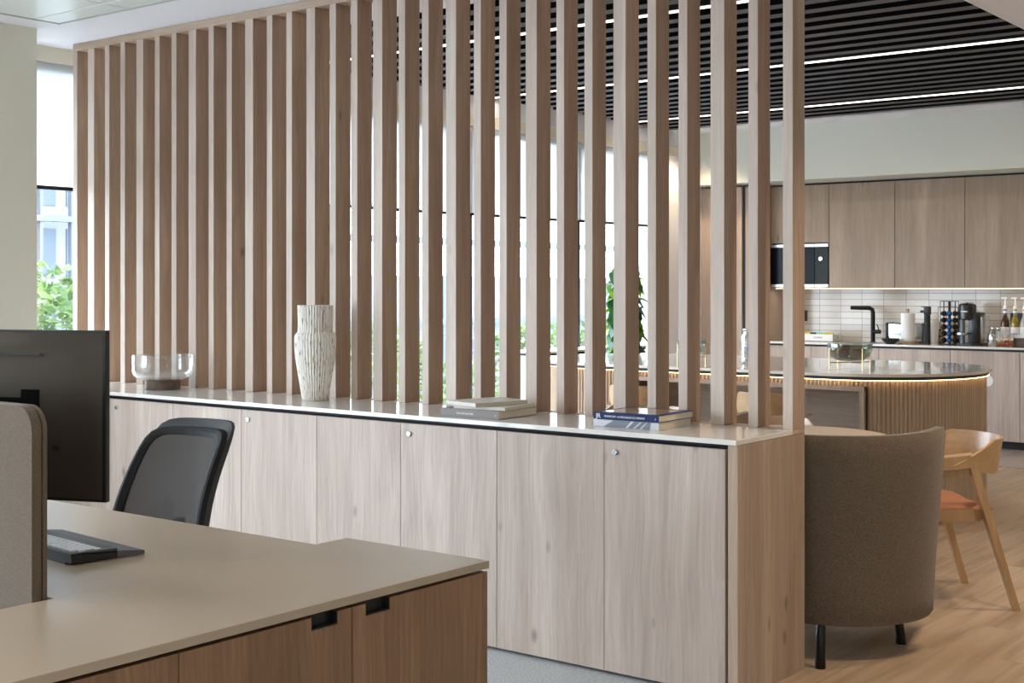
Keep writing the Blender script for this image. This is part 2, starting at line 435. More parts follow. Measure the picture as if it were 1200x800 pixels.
struct('trim_2', MB().box(-6.235, -.79, 4.108, 4.122, ZC - .007, ZC + .01).box(-6.235, -6.22, -3, 4.122, ZC - .007, ZC + .01), mat('metal_tile_edge', (.5, .54, .52), .4))

struct('trim_3', MB().box(XW, XW + .006, 5.09, 11.75, 2.825, ZK + .01), WHITE)
struct('wall_kitchen', MB().box(XW - .2, 4.0, YK, YK + .2, 0, ZK + .2), KWALL)
struct('wall_bulkhead', MB().box(XW, 4.0, 11.75, YK, 2.455, ZK + .05), KWALL)
struct('wall_right', MB().box(4.0, 4.2, -3.2, YK + .2, 0, ZK + .2), CREAM)
struct('wall_column', MB().box(XW, -6.445, 2.9, 4.125, 0, ZC + .02), CREAM)
# window wall (x = XW): head, sill, solid end piece
struct('wall_window', MB().box(XW - .25, XW, -3.2, YK, 2.73, ZK + .2).box(XW - .25, XW, -3.2, YK, -.05, .10)  , CREAM)
struct('wall_window_end', MB().box(XW - .25, XW, 10.99, YK, .10, 2.73), WHITE)
# back wall with windows (behind the camera)
struct('wall_back', MB().box(XW - .2, 4.2, -3.4, -3.2, -.05, ZK + .2), CREAM)

def window_bay(n, y0, y1, blind_z, blind=True):
    f = struct('window_%d' % n, MB().box(XW - .10, XW - .03, y0 - .035, y0 + .035, .10, 2.73).box(XW - .10, XW - .03, y0, y1, .10, .15).box(XW - .10, XW - .03, y0, y1, 2.68, 2.73), MULL)
    g = MB().box(XW - .07, XW - .064, y0 + .035, y1 - .035, .15, 2.68).build('window_pane', GLASS, f)
    if blind:
        r = thing('roller_blind', BL.pop(0), 'blind', (XW - .012, (y0 + y1) / 2, 2.70), group='white roller blinds on the window wall')
        w = (y1 - y0) / 2 - .004
        MB().box(-.001, .001, -w, w, blind_z - 2.70, .028).build('blind_cloth', BLIND, r)
        MB().box(-.008, .010, -w, w, blind_z - 2.70 - .022, blind_z - 2.70, b=.003).build('bottom_bar', BLACKM, r)
        MB().tube([(-.03, -w, .005), (-.03, w, .005)], .018, 12).build('roller_tube', WHITE, r)
    return f
BL = ['white roller blind half lowered left of the slatted screen beside the cream column',
      'half lowered white roller blind showing through the middle slats, nearest bay past the screen end',
      'half lowered white roller blind seen through the slats left of the first grey mullion',
      'half lowered white roller blind seen through the slats between the two grey mullions',
      'half lowered white roller blind seen through the slats above the leafy plant']
window_bay(1, 3.76, 5.28, 2.015)
window_bay(2, 5.28, 6.80, 2.02)
window_bay(3, 6.80, 8.32, 2.025)
window_bay(4, 8.32, 9.84, 2.03)
window_bay(5, 9.84, 10.99, 2.035)
for k in range(4): window_bay(6 + k, -2.9 + k * 1.52, -1.38 + k * 1.52, 2, False)
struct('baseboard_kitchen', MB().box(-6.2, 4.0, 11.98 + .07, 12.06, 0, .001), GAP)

# ------------------------------------------------------------------ baffle ceiling and light lines
LEDY = [6.51, 8.545, 10.60]
pitch = (LEDY[2] - LEDY[0]) / 18
ys = []
y = LEDY[0]
k = -4
while True:
    yy = LEDY[0] + k * pitch
    if yy > 11.36: break
    ys.append((k, yy)); k += 1
bproto = None
nb = 0
for k, yy in ys:
    if k in (0, 9, 18): continue
    if bproto is None:
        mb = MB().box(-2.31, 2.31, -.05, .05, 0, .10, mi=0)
        mb.m[0] = 1  # underside gets the lit tone, the other faces the shaded one
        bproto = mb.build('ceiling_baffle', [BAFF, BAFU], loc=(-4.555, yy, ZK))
        tag(bproto, 'long black slatted ceiling baffle in the rows over the kitchen island', 'ceiling baffle', 'black baffles of the kitchen ceiling')
    else:
        dup(bproto, (-4.555, yy, ZK))
names = ['line of white light in the black ceiling, nearest the slatted screen', 'middle of the three light lines in the black baffle ceiling', 'line of light in the black ceiling farthest back, closest to the kitchen units']
for yy, lb in zip(LEDY, names):
    t = thing('linear_light', lb, 'ceiling light', (-4.555, yy, ZK - .002))
    MB().box(-2.31, 2.31, -.035, .035, .006, .06).build('housing', BLACK, t)
    MB().box(-2.31, 2.31, -.016, .016, 0, .0055).build('diffuser', LEDN, t)
    la = bpy.data.lights.new('linear_glow', 'AREA'); la.shape = 'RECTANGLE'; la.size = 8.5; la.size_y = .05; la.energy = 26; la.color = (1, .86, .70)
    lo = bpy.data.objects.new('linear_glow', la); COL.objects.link(lo); lo.parent = t; lo.location = (0, 0, -.012)
struct('ceiling', MB().box(XW, -2.24, 5.06, 5.082, ZC + .02, ZK + .15).box(-2.26, -2.238, 5.08, 11.75, ZC, ZK + .15), WHITE)

# unseen fill lamps added at the office ceiling to brighten fronts and desk
for i, (lx, ly) in enumerate(((-4.2, .6), (-1.2, .6), (1.8, .6), (-4.2, -1.7), (-1.2, -1.7), (1.8, -1.7))):
    la = bpy.data.lights.new('office_fill', 'AREA'); la.shape = 'SQUARE'; la.size = .6; la.energy = 16; la.color = (1, .93, .84)
    lo = bpy.data.objects.new('office_fill', la); COL.objects.link(lo); lo.location = (lx, ly, ZC - .03)
# recessed downlights over the seating
for (lx, ly, lz, e) in ((-1.2, 6.2, ZC, 46), (-1.0, 8.8, ZC, 42), (-1.25, 5.0, ZC, 50), (-1.6, 11.0, ZC, 40), (-6.55, 11.35, ZK, 26)):
    la = bpy.data.lights.new('downlight', 'SPOT'); la.energy = e * 2.0; la.spot_size = math.radians(105); la.spot_blend = .6; la.shadow_soft_size = .06; la.color = (1, .76, .52)
    lo = bpy.data.objects.new('downlight', la); COL.objects.link(lo); lo.location = (lx, ly, lz - .02)

# ------------------------------------------------------------------ sideboard under the screen
YF = 4.10
box('sideboard_end_panel', OAK, None, -.037, 0, -.26, .26, 0, .881, loc=(-2.207, 4.36, 0))
tag(bpy.data.objects['sideboard_end_panel'], 'tall plain oak panel closing the near end of the sideboard', 'panel')
units = [(-6.265, -5.755, -5.259, 'pale oak double door cabinet behind the monitor, farthest along the sideboard', 1),
         (-5.259, -4.764, -4.268, 'pale oak double door cabinet behind the black office chair', 1),
         (-4.268, -3.771, -3.262, 'pale oak double door cabinet below the grey book stack', 1),
         (-3.262, -2.757, -2.254, 'pale oak double door cabinet nearest the end panel, below the navy book', 1)]
for x0, xm, x1, lb, _ in units:
    xc = (x0 + x1) / 2
    t = thing('storage_cabinet', lb, 'cabinet', (xc, 4.36, 0), group='cabinets of the long sideboard')
    MB().box(x0 - xc + .001, x1 - xc + (.0085 if x1 > -2.3 else -.001), -.238, .245, .012, .864).box(x0 - xc + .001, x1 - xc - .001, -.20, .245, .864, .880).build('carcass', GAP, t)
    a = box('door', OAKF, t, x0 - xc + .0015, xm - xc - .0012, -.26, -.24, .016, .864, b=.0008)
    b_ = box('door', OAKF, t, xm - xc + .0012, x1 - xc - .0015, -.26, -.24, .016, .864, b=.0008)
    lk = MB().lathe([(.0001, 0), (.011, 0), (.011, .006), (.009, .008), (.0001, .008)], n=20, M=Matrix.Translation((xm - xc + .05, -.26, .822)) @ Matrix.Rotation(PI / 2, 4, 'X'))
    lk.box(xm - xc + .0488, xm - xc + .0512, -.2695, -.267, .818, .826, mi=1)
    lk.build('lock', [CHROME, BLACK], b_, smooth=True)
box('cabinet_filler_panel', OAKF, None, -.26, .26, -.26, .245, .016, .864, loc=(-6.527, 4.36, 0))
tag(bpy.data.objects['cabinet_filler_panel'], 'narrow pale oak panel at the far end of the sideboard', 'panel')
# worktop
wt = MB().box(-2.2915, 2.2915, -.216, .216, 0, .018, b=.0015).build('sideboard_worktop', STONE, loc=(-4.4985, 4.306, .882))
tag(wt, 'long glossy pale stone worktop in front of the slatted screen', 'worktop')

# ------------------------------------------------------------------ slatted screen
t = thing('slatted_screen', 'floor to ceiling pale oak slatted screen standing behind the sideboard worktop', 'room divider', (-4.5, 4.572, .882))
W = [.039, .040, .059]
gap = .1035 * .981
right = -2.207
xs = []
# measured left edges of the slats (metres), generated from the repeating 40/40/60 mm rhythm
x = right; seq = [1, 0, 2]  # widths from the right: narrow, narrow, wide ...
i = 0
wid = [.040, .040, .059]
order = [0, 1, 2]
while x > -6.80:
    w = wid[i % 3]
    xs.append((x - w, x)); x = x - w - .1022; i += 1
for a, b in xs:
    if a < -6.80: break
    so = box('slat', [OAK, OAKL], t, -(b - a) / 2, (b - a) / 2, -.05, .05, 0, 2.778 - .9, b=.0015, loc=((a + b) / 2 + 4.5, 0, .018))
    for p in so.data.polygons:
        if abs(p.normal.y) > .9: p.material_index = 1  # window light painted on: lighter oak for front and back faces
xl = min(a for a, b in xs if a > -6.80)
box('bottom_rail', OAKX, t, xl + 4.5 - .0, right + 4.5, -.049, .05, 0, .0175, b=.001)
bx0 = xl; segs = [xl, -5.30, -3.75, right]
for a, b in zip(segs, segs[1:]):
    box('top_beam', OAKX, t, -(b - a) / 2 + .0008, (b - a) / 2 - .0008, -.052, .052, 0, .040, b=.001, loc=((a + b) / 2 + 4.5, 0, 2.778 - .882))

# kitchen-side lower rail: grey back of the sideboard
box('sideboard_back_panel', OAK, None, -2.29, 2.25, -.006, .006, 0, .881, loc=(-4.5, 4.614, 0))
tag(bpy.data.objects['sideboard_back_panel'], 'plain oak back of the sideboard facing the kitchen seating', 'panel')

# ------------------------------------------------------------------ objects on the sideboard
ZT = .9005
# glass bowl on a dark wood foot
t = thing('glass_bowl', 'clear glass bowl on a round dark wood foot, at the far end of the sideboard', 'bowl', (-5.674, 4.36, ZT))
MB().lathe([(.0001, 0), (.088, 0), (.090, .002), (.090, .046), (.088, .048), (.0001, .048)], n=40).build('wooden_foot', DKBASE, t, smooth=True)
po = [(.0001, .049), (.05, .049), (.110, .052), (.135, .062), (.150, .078), (.156, .10), (.156, .165), (.153, .178), (.1505, .178), (.1515, .165), (.1515, .10), (.145, .082), (.13, .068), (.10, .060), (.0001, .060)]
MB().lathe(po, n=64).build('glass_vessel', BOWLG, t, smooth=True)
# ribbed vase
prof = [(.0001, .006), (.050, .006), (.056, 0), (.061, .004), (.064, .02), (.072, .07), (.084, .14), (.093, .20), (.0970, .26), (.0970, .292), (.0945, .304), (.0885, .312), (.083, .316), (.0815, .32), (.081, .36), (.0825, .435), (.083, .442), (.079, .442), (.077, .43), (.076, .34), (.0001, .30)]
v = MB().lathe(prof, n=240, ribs=40, rd=.006).build('ribbed_vase', VASE, smooth=True, loc=(-4.56, 4.372, ZT), angle=60)
tag(v, 'tall whitewashed ribbed vase with a shouldered body standing on the sideboard', 'vase')

def book(name, label, loc, rz, L_, D_, H_, cov, pages=PAPER, group=None, title=None, thin=.002):
    """spine along -Y side, length L_ in x, depth D_ in y"""
    t = thing(name, label, 'book', loc, rz, group)
    MB().box(0, L_, 0, D_, 0, thin, b=.0004).box(0, L_, 0, D_, H_ - thin, H_, b=.0004).box(0, L_, 0, thin, thin, H_ - thin).build('cover', cov, t)
    MB().box(.003, L_ - .003, thin, D_ - .003, thin, H_ - thin).build('pages', pages, t)
    return t
# grey-brown spine book with two thin ones on top
az = math.radians(2)
b1 = book('closed_book', 'thick grey-brown hardback at the bottom of the stack by the vase', (-3.594, 4.15, ZT), math.radians(2.0), .295, .265, .033, GREYC)
lettering('spine_lettering', 'MOTHER NATURE', .0105, INK, b1, (.082, -.0004, .0115), (PI / 2, 0, 0), .0003)
lettering('spine_mark', '8', .009, INK, b1, (.275, -.0004, .0115), (PI / 2, 0, 0), .0003)
book('closed_book', 'thin pale cloth book between the grey hardback and the top white one', (-3.53, 4.155, ZT + .0335), math.radians(6), .012 + .235, .235, .0125, PALEC)
book('closed_book', 'thin pale white book lying skewed on top of the stack by the vase', (-3.595, 4.185, ZT + .0465), math.radians(-14.5), .205, .27, .0145, PALEC)
# navy book on grey photographic book
b4 = book('closed_book', 'grey and white photographic hardback under the navy book', (-2.866, 4.19, ZT), math.radians(2), .283, .25, .0275, mat('pale_photo_cover', (.62, .62, .66), .35))
ph = MB()
for a0, a1, c0, c1 in ((.045, .14, .09, .165), (.15, .173, .178, .205), (.182, .200, .212, .232), (.21, .245, .235, .25)):
    ph.add([(a0, -.0006, .001), (a1, -.0006, .001), (c1, -.0006, .0265), (c0, -.0006, .0265)], [(0, 1, 2, 3)])
ph.build('spine_picture', mat('blue_grey_photo', (.17, .20, .24), .5), b4)
b5 = book('closed_book', 'navy blue hardback with white spine lettering on top of the right-hand stack', (-2.862, 4.186, ZT + .0282), math.radians(1.4), .282, .262, .0265, NAVY)
lettering('spine_initials', 'JR', .0245, INK, b5, (.010, -.0004, .0048), (PI / 2, 0, 0), .0004)
lettering('spine_lettering', "MOMENTUM · LA MÉCANIQUE DE L'ÉPREUVE", .0102, INK, b5, (.047, -.0004, .0092), (PI / 2, 0, 0), .0003, sx=.86)
lettering('spine_mark', '5', .009, INK, b5, (.266, -.0004, .0095), (PI / 2, 0, 0), .0003)
MB().box(.02, .255, .03, .235, .0266, .0270).build('cover_picture', mat('sepia_cover_photo', (.36, .27, .21), .15), b5)

# ------------------------------------------------------------------ desk cabinet (foreground) and desk
CX0, CX1 = -2.600, -2.102
t = thing('desk_cabinet', 'walnut cabinet with a taupe top and black finger pulls in the foreground', 'cabinet', (-2.35, 1.66, 0))
ox, oy = -2.35, 1.66
MB().box(CX0 - ox, CX1 - ox, .70 - oy, 2.612 - oy, .7205, .74, b=.001).build('top', TAUPE, t)
MB().box(CX0 - ox + .01, CX1 - ox - .024, .72 - oy, 2.604 - oy, .06, .712).box(CX0 - ox + .03, CX1 - ox - .05, .75 - oy, 2.58 - oy, .0, .06).box(CX0 - ox + .03, CX1 - ox - .04, .75 - oy, 2.59 - oy, .712, .7205).build('carcass', GAP, t)
box('end_panel', WALNUT, t, CX0 - ox + .005, CX1 - ox - .003, 2.590 - oy, 2.6085 - oy, .03, .7125, b=.0008)
for j, (y0, y1, side) in enumerate(((.706, 1.178, 1), (1.181, 1.654, 0), (1.657, 2.1285, 1), (2.1315, 2.589, 0))):
    hy0, hy1 = (y1 - .122, y1 - .044) if side else (y0 + .042, y0 + .120)
    d = MB()
    fx0, fx1 = CX1 - ox - .022, CX1 - ox - .003
    d.box(fx0, fx1, y0 - oy, hy0 - oy, .03, .7125).box(fx0, fx1, hy1 - oy, y1 - oy, .03, .7125).box(fx0, fx1, hy0 - oy, hy1 - oy, .03, .685)
    dr = d.build('door', WALNUT, t)
    MB().box(fx0 - .001, fx0 + .002, hy0 - oy, hy1 - oy, .685, .7125).box(fx0, fx1 + .0006, hy0 - oy, hy1 - oy, .685, .688).box(fx0, fx1 + .0006, hy0 - oy, hy0 - oy + .002, .685, .7125).box(fx0, fx1 + .0006, hy1 - oy - .002, hy1 - oy, .685, .7125).build('finger_pull', BLACK, dr)
t = thing('office_desk', 'wide taupe desk carrying the monitor and keyboard', 'desk', (-3.4, 2.1, 0))
MB().box(-1.2, .798, -.392, .395, .7195, .7393, b=.001).build('desktop', TAUPE, t)
for sx in (-1.12, .70):
    for sy in (-.33, .33):
        box('leg', BLACKM, t, sx - .025, sx + .025, sy - .025, sy + .025, 0, .7195)
box('cross_rail', BLACKM, t, -1.09, .67, -.02, .02, .66, .7195)
# felt divider with rounded corner, two layers with a dark seam
t = thing('desk_divider', 'brown-grey felt desk screen with rounded corner in front of the monitor', 'desk screen', (-2.618, 1.685, .60))
def rounded(y0, y1, inset=0):
    pts = []
    R_ = .055; H_ = .562
    pts.append((-inset, 0)); pts.append((-inset, H_ - R_))
    for k in range(1, 9):
        a = PI / 2 * k / 8
        pts.append((-R_ + (R_ - inset) * math.cos(a), H_ - R_ + (R_ - inset) * math.sin(a)))
    pts += [(-1.5, H_ - inset), (-1.5, 0)]
    n = len(pts); vs = [(x, y0, z) for x, z in pts] + [(x, y1, z) for x, z in pts]
    fs = [tuple(range(n)), tuple(range(2 * n - 1, n - 1, -1))] + [(i, i + n, (i + 1) % n + n, (i + 1) % n) for i in range(n)]
    return vs, fs
for px_ in (-.30, -1.30): MB().box(px_, px_ + .04, -.008, .004, -.60, .02).build('support_post', BLACKM, t)
MB().add(*rounded(-.022, .0015)).build('felt_layer', FELT, t)
MB().add(*rounded(.0015, .006, .004)).build('seam', BLACK, t)
MB().add(*rounded(.006, .016)).build('felt_layer', FELT, t)

# monitor (rear side towards the camera)
t = thing('computer_monitor', 'dark computer monitor seen from behind over the felt desk screen', 'monitor', (-2.808, 1.985, .7395), math.radians(22.2))
MZ0 = .893 - .7395; MZ1 = MZ0 + .424; MW = .62
# local: x to the right, -y towards the camera (rear side)
m_ = MB().box(-MW, 0, .004, .022, MZ0, MZ1, b=.003)
m_.build('bezel', mat('black_bezel', (.010, .009, .009), .3), t)
sh = MB()
a = [(-MW + .004, .006, MZ0 + .004), (-.006, .006, MZ0 + .004), (-.006, .006, MZ1 - .004), (-MW + .004, .006, MZ1 - .004)]
c_ = [(-MW + .09, -.020, MZ0 + .07), (-.10, -.020, MZ0 + .07), (-.10, -.020, MZ1 - .075), (-MW + .09, -.020, MZ1 - .075)]
b2 = [(-MW + .03, -.006, MZ0 + .02), (-.03, -.006, MZ0 + .02), (-.03, -.006, MZ1 - .022), (-MW + .03, -.006, MZ1 - .022)]
vs = a + b2 + c_
fs = [(i, (i + 1) % 4, 4 + (i + 1) % 4, 4 + i) for i in range(4)] + [(4 + i, 4 + (i + 1) % 4, 8 + (i + 1) % 4, 8 + i) for i in range(4)] + [(8, 9, 10, 11), (3, 2, 1, 0)]
sh.add(vs, fs).build('rear_shell', MONB, t, smooth=True, angle=50)
MB().box(-MW + .008, -.008, .0221, .0226, MZ0 + .012, MZ1 - .008).build('screen', SCREEN, t)
MB().box(-.56, -.168, -.0215, -.0195, MZ1 - .063, MZ1 - .056).build('vent_slot', BLACK, t)
mo = MB().box(-.225, -.172, -.0222, -.018, MZ1 - .20, MZ1 - .147, b=.002).box(-.42, -.172, -.0220, -.018, MZ1 - .24, MZ1 - .168, b=.002)
mo.build('mount_recess', mat('recess_black', (.003, .003, .003), .9, spec=.05), t)
MB().box(-.135, -.115, -.0212, -.019, MZ0 + .128, MZ0 + .140).build('lock_slot', BLACK, t)
arm = MB().box(-.40, -.20, -.045, -.021, MZ1 - .215, MZ1 - .19, b=.003).tube([(-.30, -.04, MZ1 - .20), (-.30, -.075, MZ1 - .22), (-.30, -.08, MZ1 - .26)], .012)
arm.tube([(-.30, -.08, MZ1 - .26), (-.30, -.08, .012)], .017).box(-.39, -.21, -.14, -.02, 0.0005, .012, b=.003)
arm.build('stand', BLACKM, t, smooth=True)

# keyboard with wrist rest; sitter on the far side
t = thing('computer_keyboard', 'grey ergonomic keyboard with padded wrist rest on the taupe desk', 'keyboard', (-2.872, 1.932, .7395), math.radians(-5.5))
# x negative = along keyboard to the left, y positive towards the sitter
def wedge(x0, x1, y0, y1, za0, za1, zb=0.0):
    return [(x0, y0, zb), (x1, y0, zb), (x1, y1, zb), (x0, y1, zb), (x0, y0, za0), (x1, y0, za0), (x1, y1, za1), (x0, y1, za1)], [(3, 2, 1, 0), (4, 5, 6, 7), (0, 1, 5, 4), (1, 2, 6, 5), (2, 3, 7, 6), (3, 0, 4, 7)]
MB().add(*wedge(-.43, 0, 0, .125, .026, .016, .004)).box(-.42, -.03, .0, .02, 0, .004).build('base', BLACK, t)
MB().add(*wedge(-.43, 0, -.001, .126, .029, .019, .0262)).build('deck', KBD, t)
ks = MB()
for r in range(5):
    for c in range(17):
        kx = -.415 + c * .0245 + (r % 2) * .006; ky = .012 + r * .022
        if kx + .02 > -.003: continue
        zt = .0292 - ky * .08
        ks.box(kx, kx + .0185, ky, ky + .0175, zt - .003, zt + .0045, b=.0012)
ks.build('keycaps', KEYS, t)
MB().add(*wedge(-.43, -.002, .128, .205, .020, .010, .001)).build('wrist_rest', mat('dark_grey_padding', (.11, .11, .115), .6), t)

# ------------------------------------------------------------------ office chair
t = thing('office_chair', 'black mesh-backed office chair behind the desk', 'office chair', (-3.725, 2.665, 0), math.radians(8))
# local: backrest at +y side (sitter faces -y); viewer sees the front of the backrest
def back_pt(u, v, off=0.0):
    """u in -1..1 across, v in 0..1 up"""
    w = .208 - .030 * (max(0, v) ** 1.2)
    x = u * w
    z = .50 + .430 * v
    y = .215 + .17 * v - .065 * (u * u) * (1 - .3 * v) + off + .035 * math.sin(PI * v) * -1
    return (x, y, z)
def rim(k, n, inset):
    """closed rounded-trapezoid outline param -> (u,v)"""
    a = 2 * PI * k / n
    e = 8.5
    ca, sa = math.cos(a), math.sin(a)
    r = (abs(ca) ** e + abs(sa) ** e) ** (-1 / e)
    return r * ca * (1 - inset), .5 + .5 * r * sa * (1 - inset * .85)
nn = 72
fr = MB(); rows = []
for (ins, off) in ((0, .0), (.0, .028), (.05, .030), (.145, .012), (.145, .002), (.05, -.006), (0, 0)):
    rows.append([back_pt(*rim(k, nn, ins), off) for k in range(nn + 1)])
fr.sheet(rows)
fr.build('back_frame', mat('charcoal_frame', (.018, .018, .019), .7, spec=.2), t, smooth=True, angle=40)
ms = MB(); rows = []
for s in [i / 12 for i in range(1, 13)]:
    rows.append([back_pt(rim(k, nn, 0)[0] * s * .87, .5 + (rim(k, nn, 0)[1] - .5) * s * .89, .006 - .012 * (1 - s)) for k in range(nn + 1)])
ms.sheet(rows); ms.v.append(back_pt(0, .5, -.006)); c0 = len(ms.v) - 1
for k in range(nn): ms.f.append((k, k + 1, c0)); ms.m.append(0)
ms.build('mesh_back', MESHF, t, smooth=True)
# grey outer back band seen above the frame
ob = MB(); rows = []
for (sc2, off) in ((1.0, .028), (1.01, .036), (1.015, .050), (1.0, .056)):
    rows.append([back_pt(rim(k, nn, 0)[0] * sc2, .5 + (rim(k, nn, 0)[1] - .5) * sc2 + (.055 * (sc2 > 1) * max(0, rim(k, nn, 0)[1] - .5) * 2), off) for k in range(nn + 1)])
ob.sheet(rows)
ob.build('back_shell', mat('dark_grey_shell', (.05, .05, .052), .6, spec=.3), t, smooth=True)
MB().box(-.23, .23, -.24, .22, .43, .49, b=.025).build('seat', mat('black_seat_fabric', (.02, .02, .022), .9), t, smooth=True)
MB().box(-.05, .05, -.05, .27, .385, .429, b=.008).tube([(0, .25, .41), (0, .32, .50), (0, .30, .62)], .022).build('tilt_mechanism', BLACKM, t, smooth=True)
MB().cyl((0, 0, .09), .028, .30).build('gas_column', BLACKM, t, smooth=True)
st = MB()
for k in range(5):
    a = 2 * PI * k / 5 + .3
    st.bar((.02 * math.cos(a), .02 * math.sin(a), .10), (.29 * math.cos(a), .29 * math.sin(a), .075), .05, .035, w2=.03, d2=.022)
st.cyl((0, 0, .075), .045, .05)
st.build('star_base', BLACKM, t)
for k in range(5):
    a = 2 * PI * k / 5 + .3
    MB().tube([(-.014, 0, 0), (.014, 0, 0)], .03, 18).cyl((0, 0, .02), .008, .02).build('caster', BLACK, t, smooth=True, loc=(.29 * math.cos(a), .29 * math.sin(a), .0305))
for sx in (-1, 1):
    MB().tube([(sx * .24, .02, .44), (sx * .275, .02, .46), (sx * .28, .02, .56)], .016).box(sx * .28 - .035, sx * .28 + .035, -.12, .10, .56, .585, b=.008).build('armrest', BLACK, t, smooth=True)

# ------------------------------------------------------------------ lounge armchair (curved back to the camera)
AC = (-2.335, 5.15)
t = thing('tub_armchair', 'taupe wool tub armchair with black legs, its curved back beside the sideboard end', 'armchair', (AC[0], AC[1], 0), math.radians(8))
def barrel(ang, z, off=0):
    # ang measured from local -y (back centre); half-barrel that runs forward into straight arms
    k = (z - .13) / .735
    R_ = .405 + .052 * k ** 1.2 + off
    return (R_ * math.sin(ang), -R_ * math.cos(ang), z)
A0, A1, NA = math.radians(-108), math.radians(88), 48
def topz(a):
    s = abs(a) / math.radians(100)
    return .862 + .018 * max(0, s - .35) ** 1.5 * 2.2
outer = MB(); rows = []
zs = [0, .03, .12, .3, .5, .7, .88, .965, 1]
for q in zs:
    row = []
    for k in range(NA + 1):
        a = A0 + (A1 - A0) * k / NA
        z = .130 + (topz(a) - .130) * q
        x, y_, z = barrel(a, z, -.015 if q in (0,) else (-.012 if q == 1 else 0))
        row.append((x, y_, z))
    rows.append(row)
# over the rim and down the inside
for q, th in ((1.0, .045), (.97, .060), (.8, .070), (.35, .085)):
    row = []
    for k in range(NA + 1):
        a = A0 + (A1 - A0) * k / NA
        z = .130 + (topz(a) - .130) * q
        x, y_, z = barrel(a, z, -th)
        row.append((x, y_, z))
    rows.append(row)
outer.sheet(rows)
# close the two arm ends
for e in (0, NA):
    idx = [i * (NA + 1) + e for i in range(len(rows))]
    outer.f.append(tuple(idx)); outer.m.append(0)
outer.build('upholstered_shell', UPH, t, smooth=True, angle=45)
seatp = [(.33 * math.sin(a), -.33 * math.cos(a)) for a in [A0 + (A1 - A0) * k / 30 for k in range(31)]] + [(.30, .30), (-.30, .30)]
MB().prism(seatp, .30, .44).build('seat_cushion', UPH, t, smooth=True)
MB().prism([(x * 1.08, y_ * 1.08) for x, y_ in seatp], .131, .299).build('seat_base', UPH, t)
MB().tube([barrel(math.radians(2), z, .001) for z in (.14, .3, .5, .7, .86)], .0015, 6).build('back_seam', UPH, t)
for (lx, ly) in ((.255, -.385), (.335, .02), (-.26, -.25), (-.28, .2)):
    pass
def leg_at(wx, wy):
    # world xy of the foot -> local
    c, s = math.cos(-math.radians(8)), math.sin(-math.radians(8))
    dx, dy = wx - AC[0], wy - AC[1]
    return (dx * c - dy * s, dx * s + dy * c)
for wx, wy in ((-2.166, 4.668), (-2.062, 5.19), (-2.62, 4.86), (-2.56, 5.42)):
    fx, fy = leg_at(wx, wy)
    r_ = math.hypot(fx, fy); ux, uy = fx / r_, fy / r_
    tx, ty = fx * .975, fy * .975
    MB().tube([(tx - ux * .015, ty - uy * .015, .15), (tx + ux * .0, ty + uy * .0, .128), (fx - ux * .008, fy - uy * .008, .085), (fx, fy, .03), (fx, fy, .02)], [.018, .0185, .0185, .0185, .018], 16).tube([(fx, fy, .028), (fx, fy, 0)], .020, 16).build('leg', BLACKM, t, smooth=True)

# ------------------------------------------------------------------ round table
t = thing('round_table', 'round pale wood table between the taupe armchair and the wooden armchairs', 'table', (-2.80, 5.72, 0))
MB().lathe([(.0001, .715), (.44, .715), (.45, .722), (.45, .735), (.445, .74), (.0001, .74)], n=72).build('tabletop', wood('table_oak', (.62, .50, .38), (.55, .43, .32), (.40, .29, .20), .35, 'X', 1, 0, .4), t, smooth=True)
MB().cyl((0, 0, .02), .035, .695).build('pedestal', BLACKM, t, smooth=True)
MB().lathe([(.0001, .0), (.24, .0), (.24, .008), (.04, .02), (.0001, .02)], n=48).build('base_plate', BLACKM, t, smooth=True)

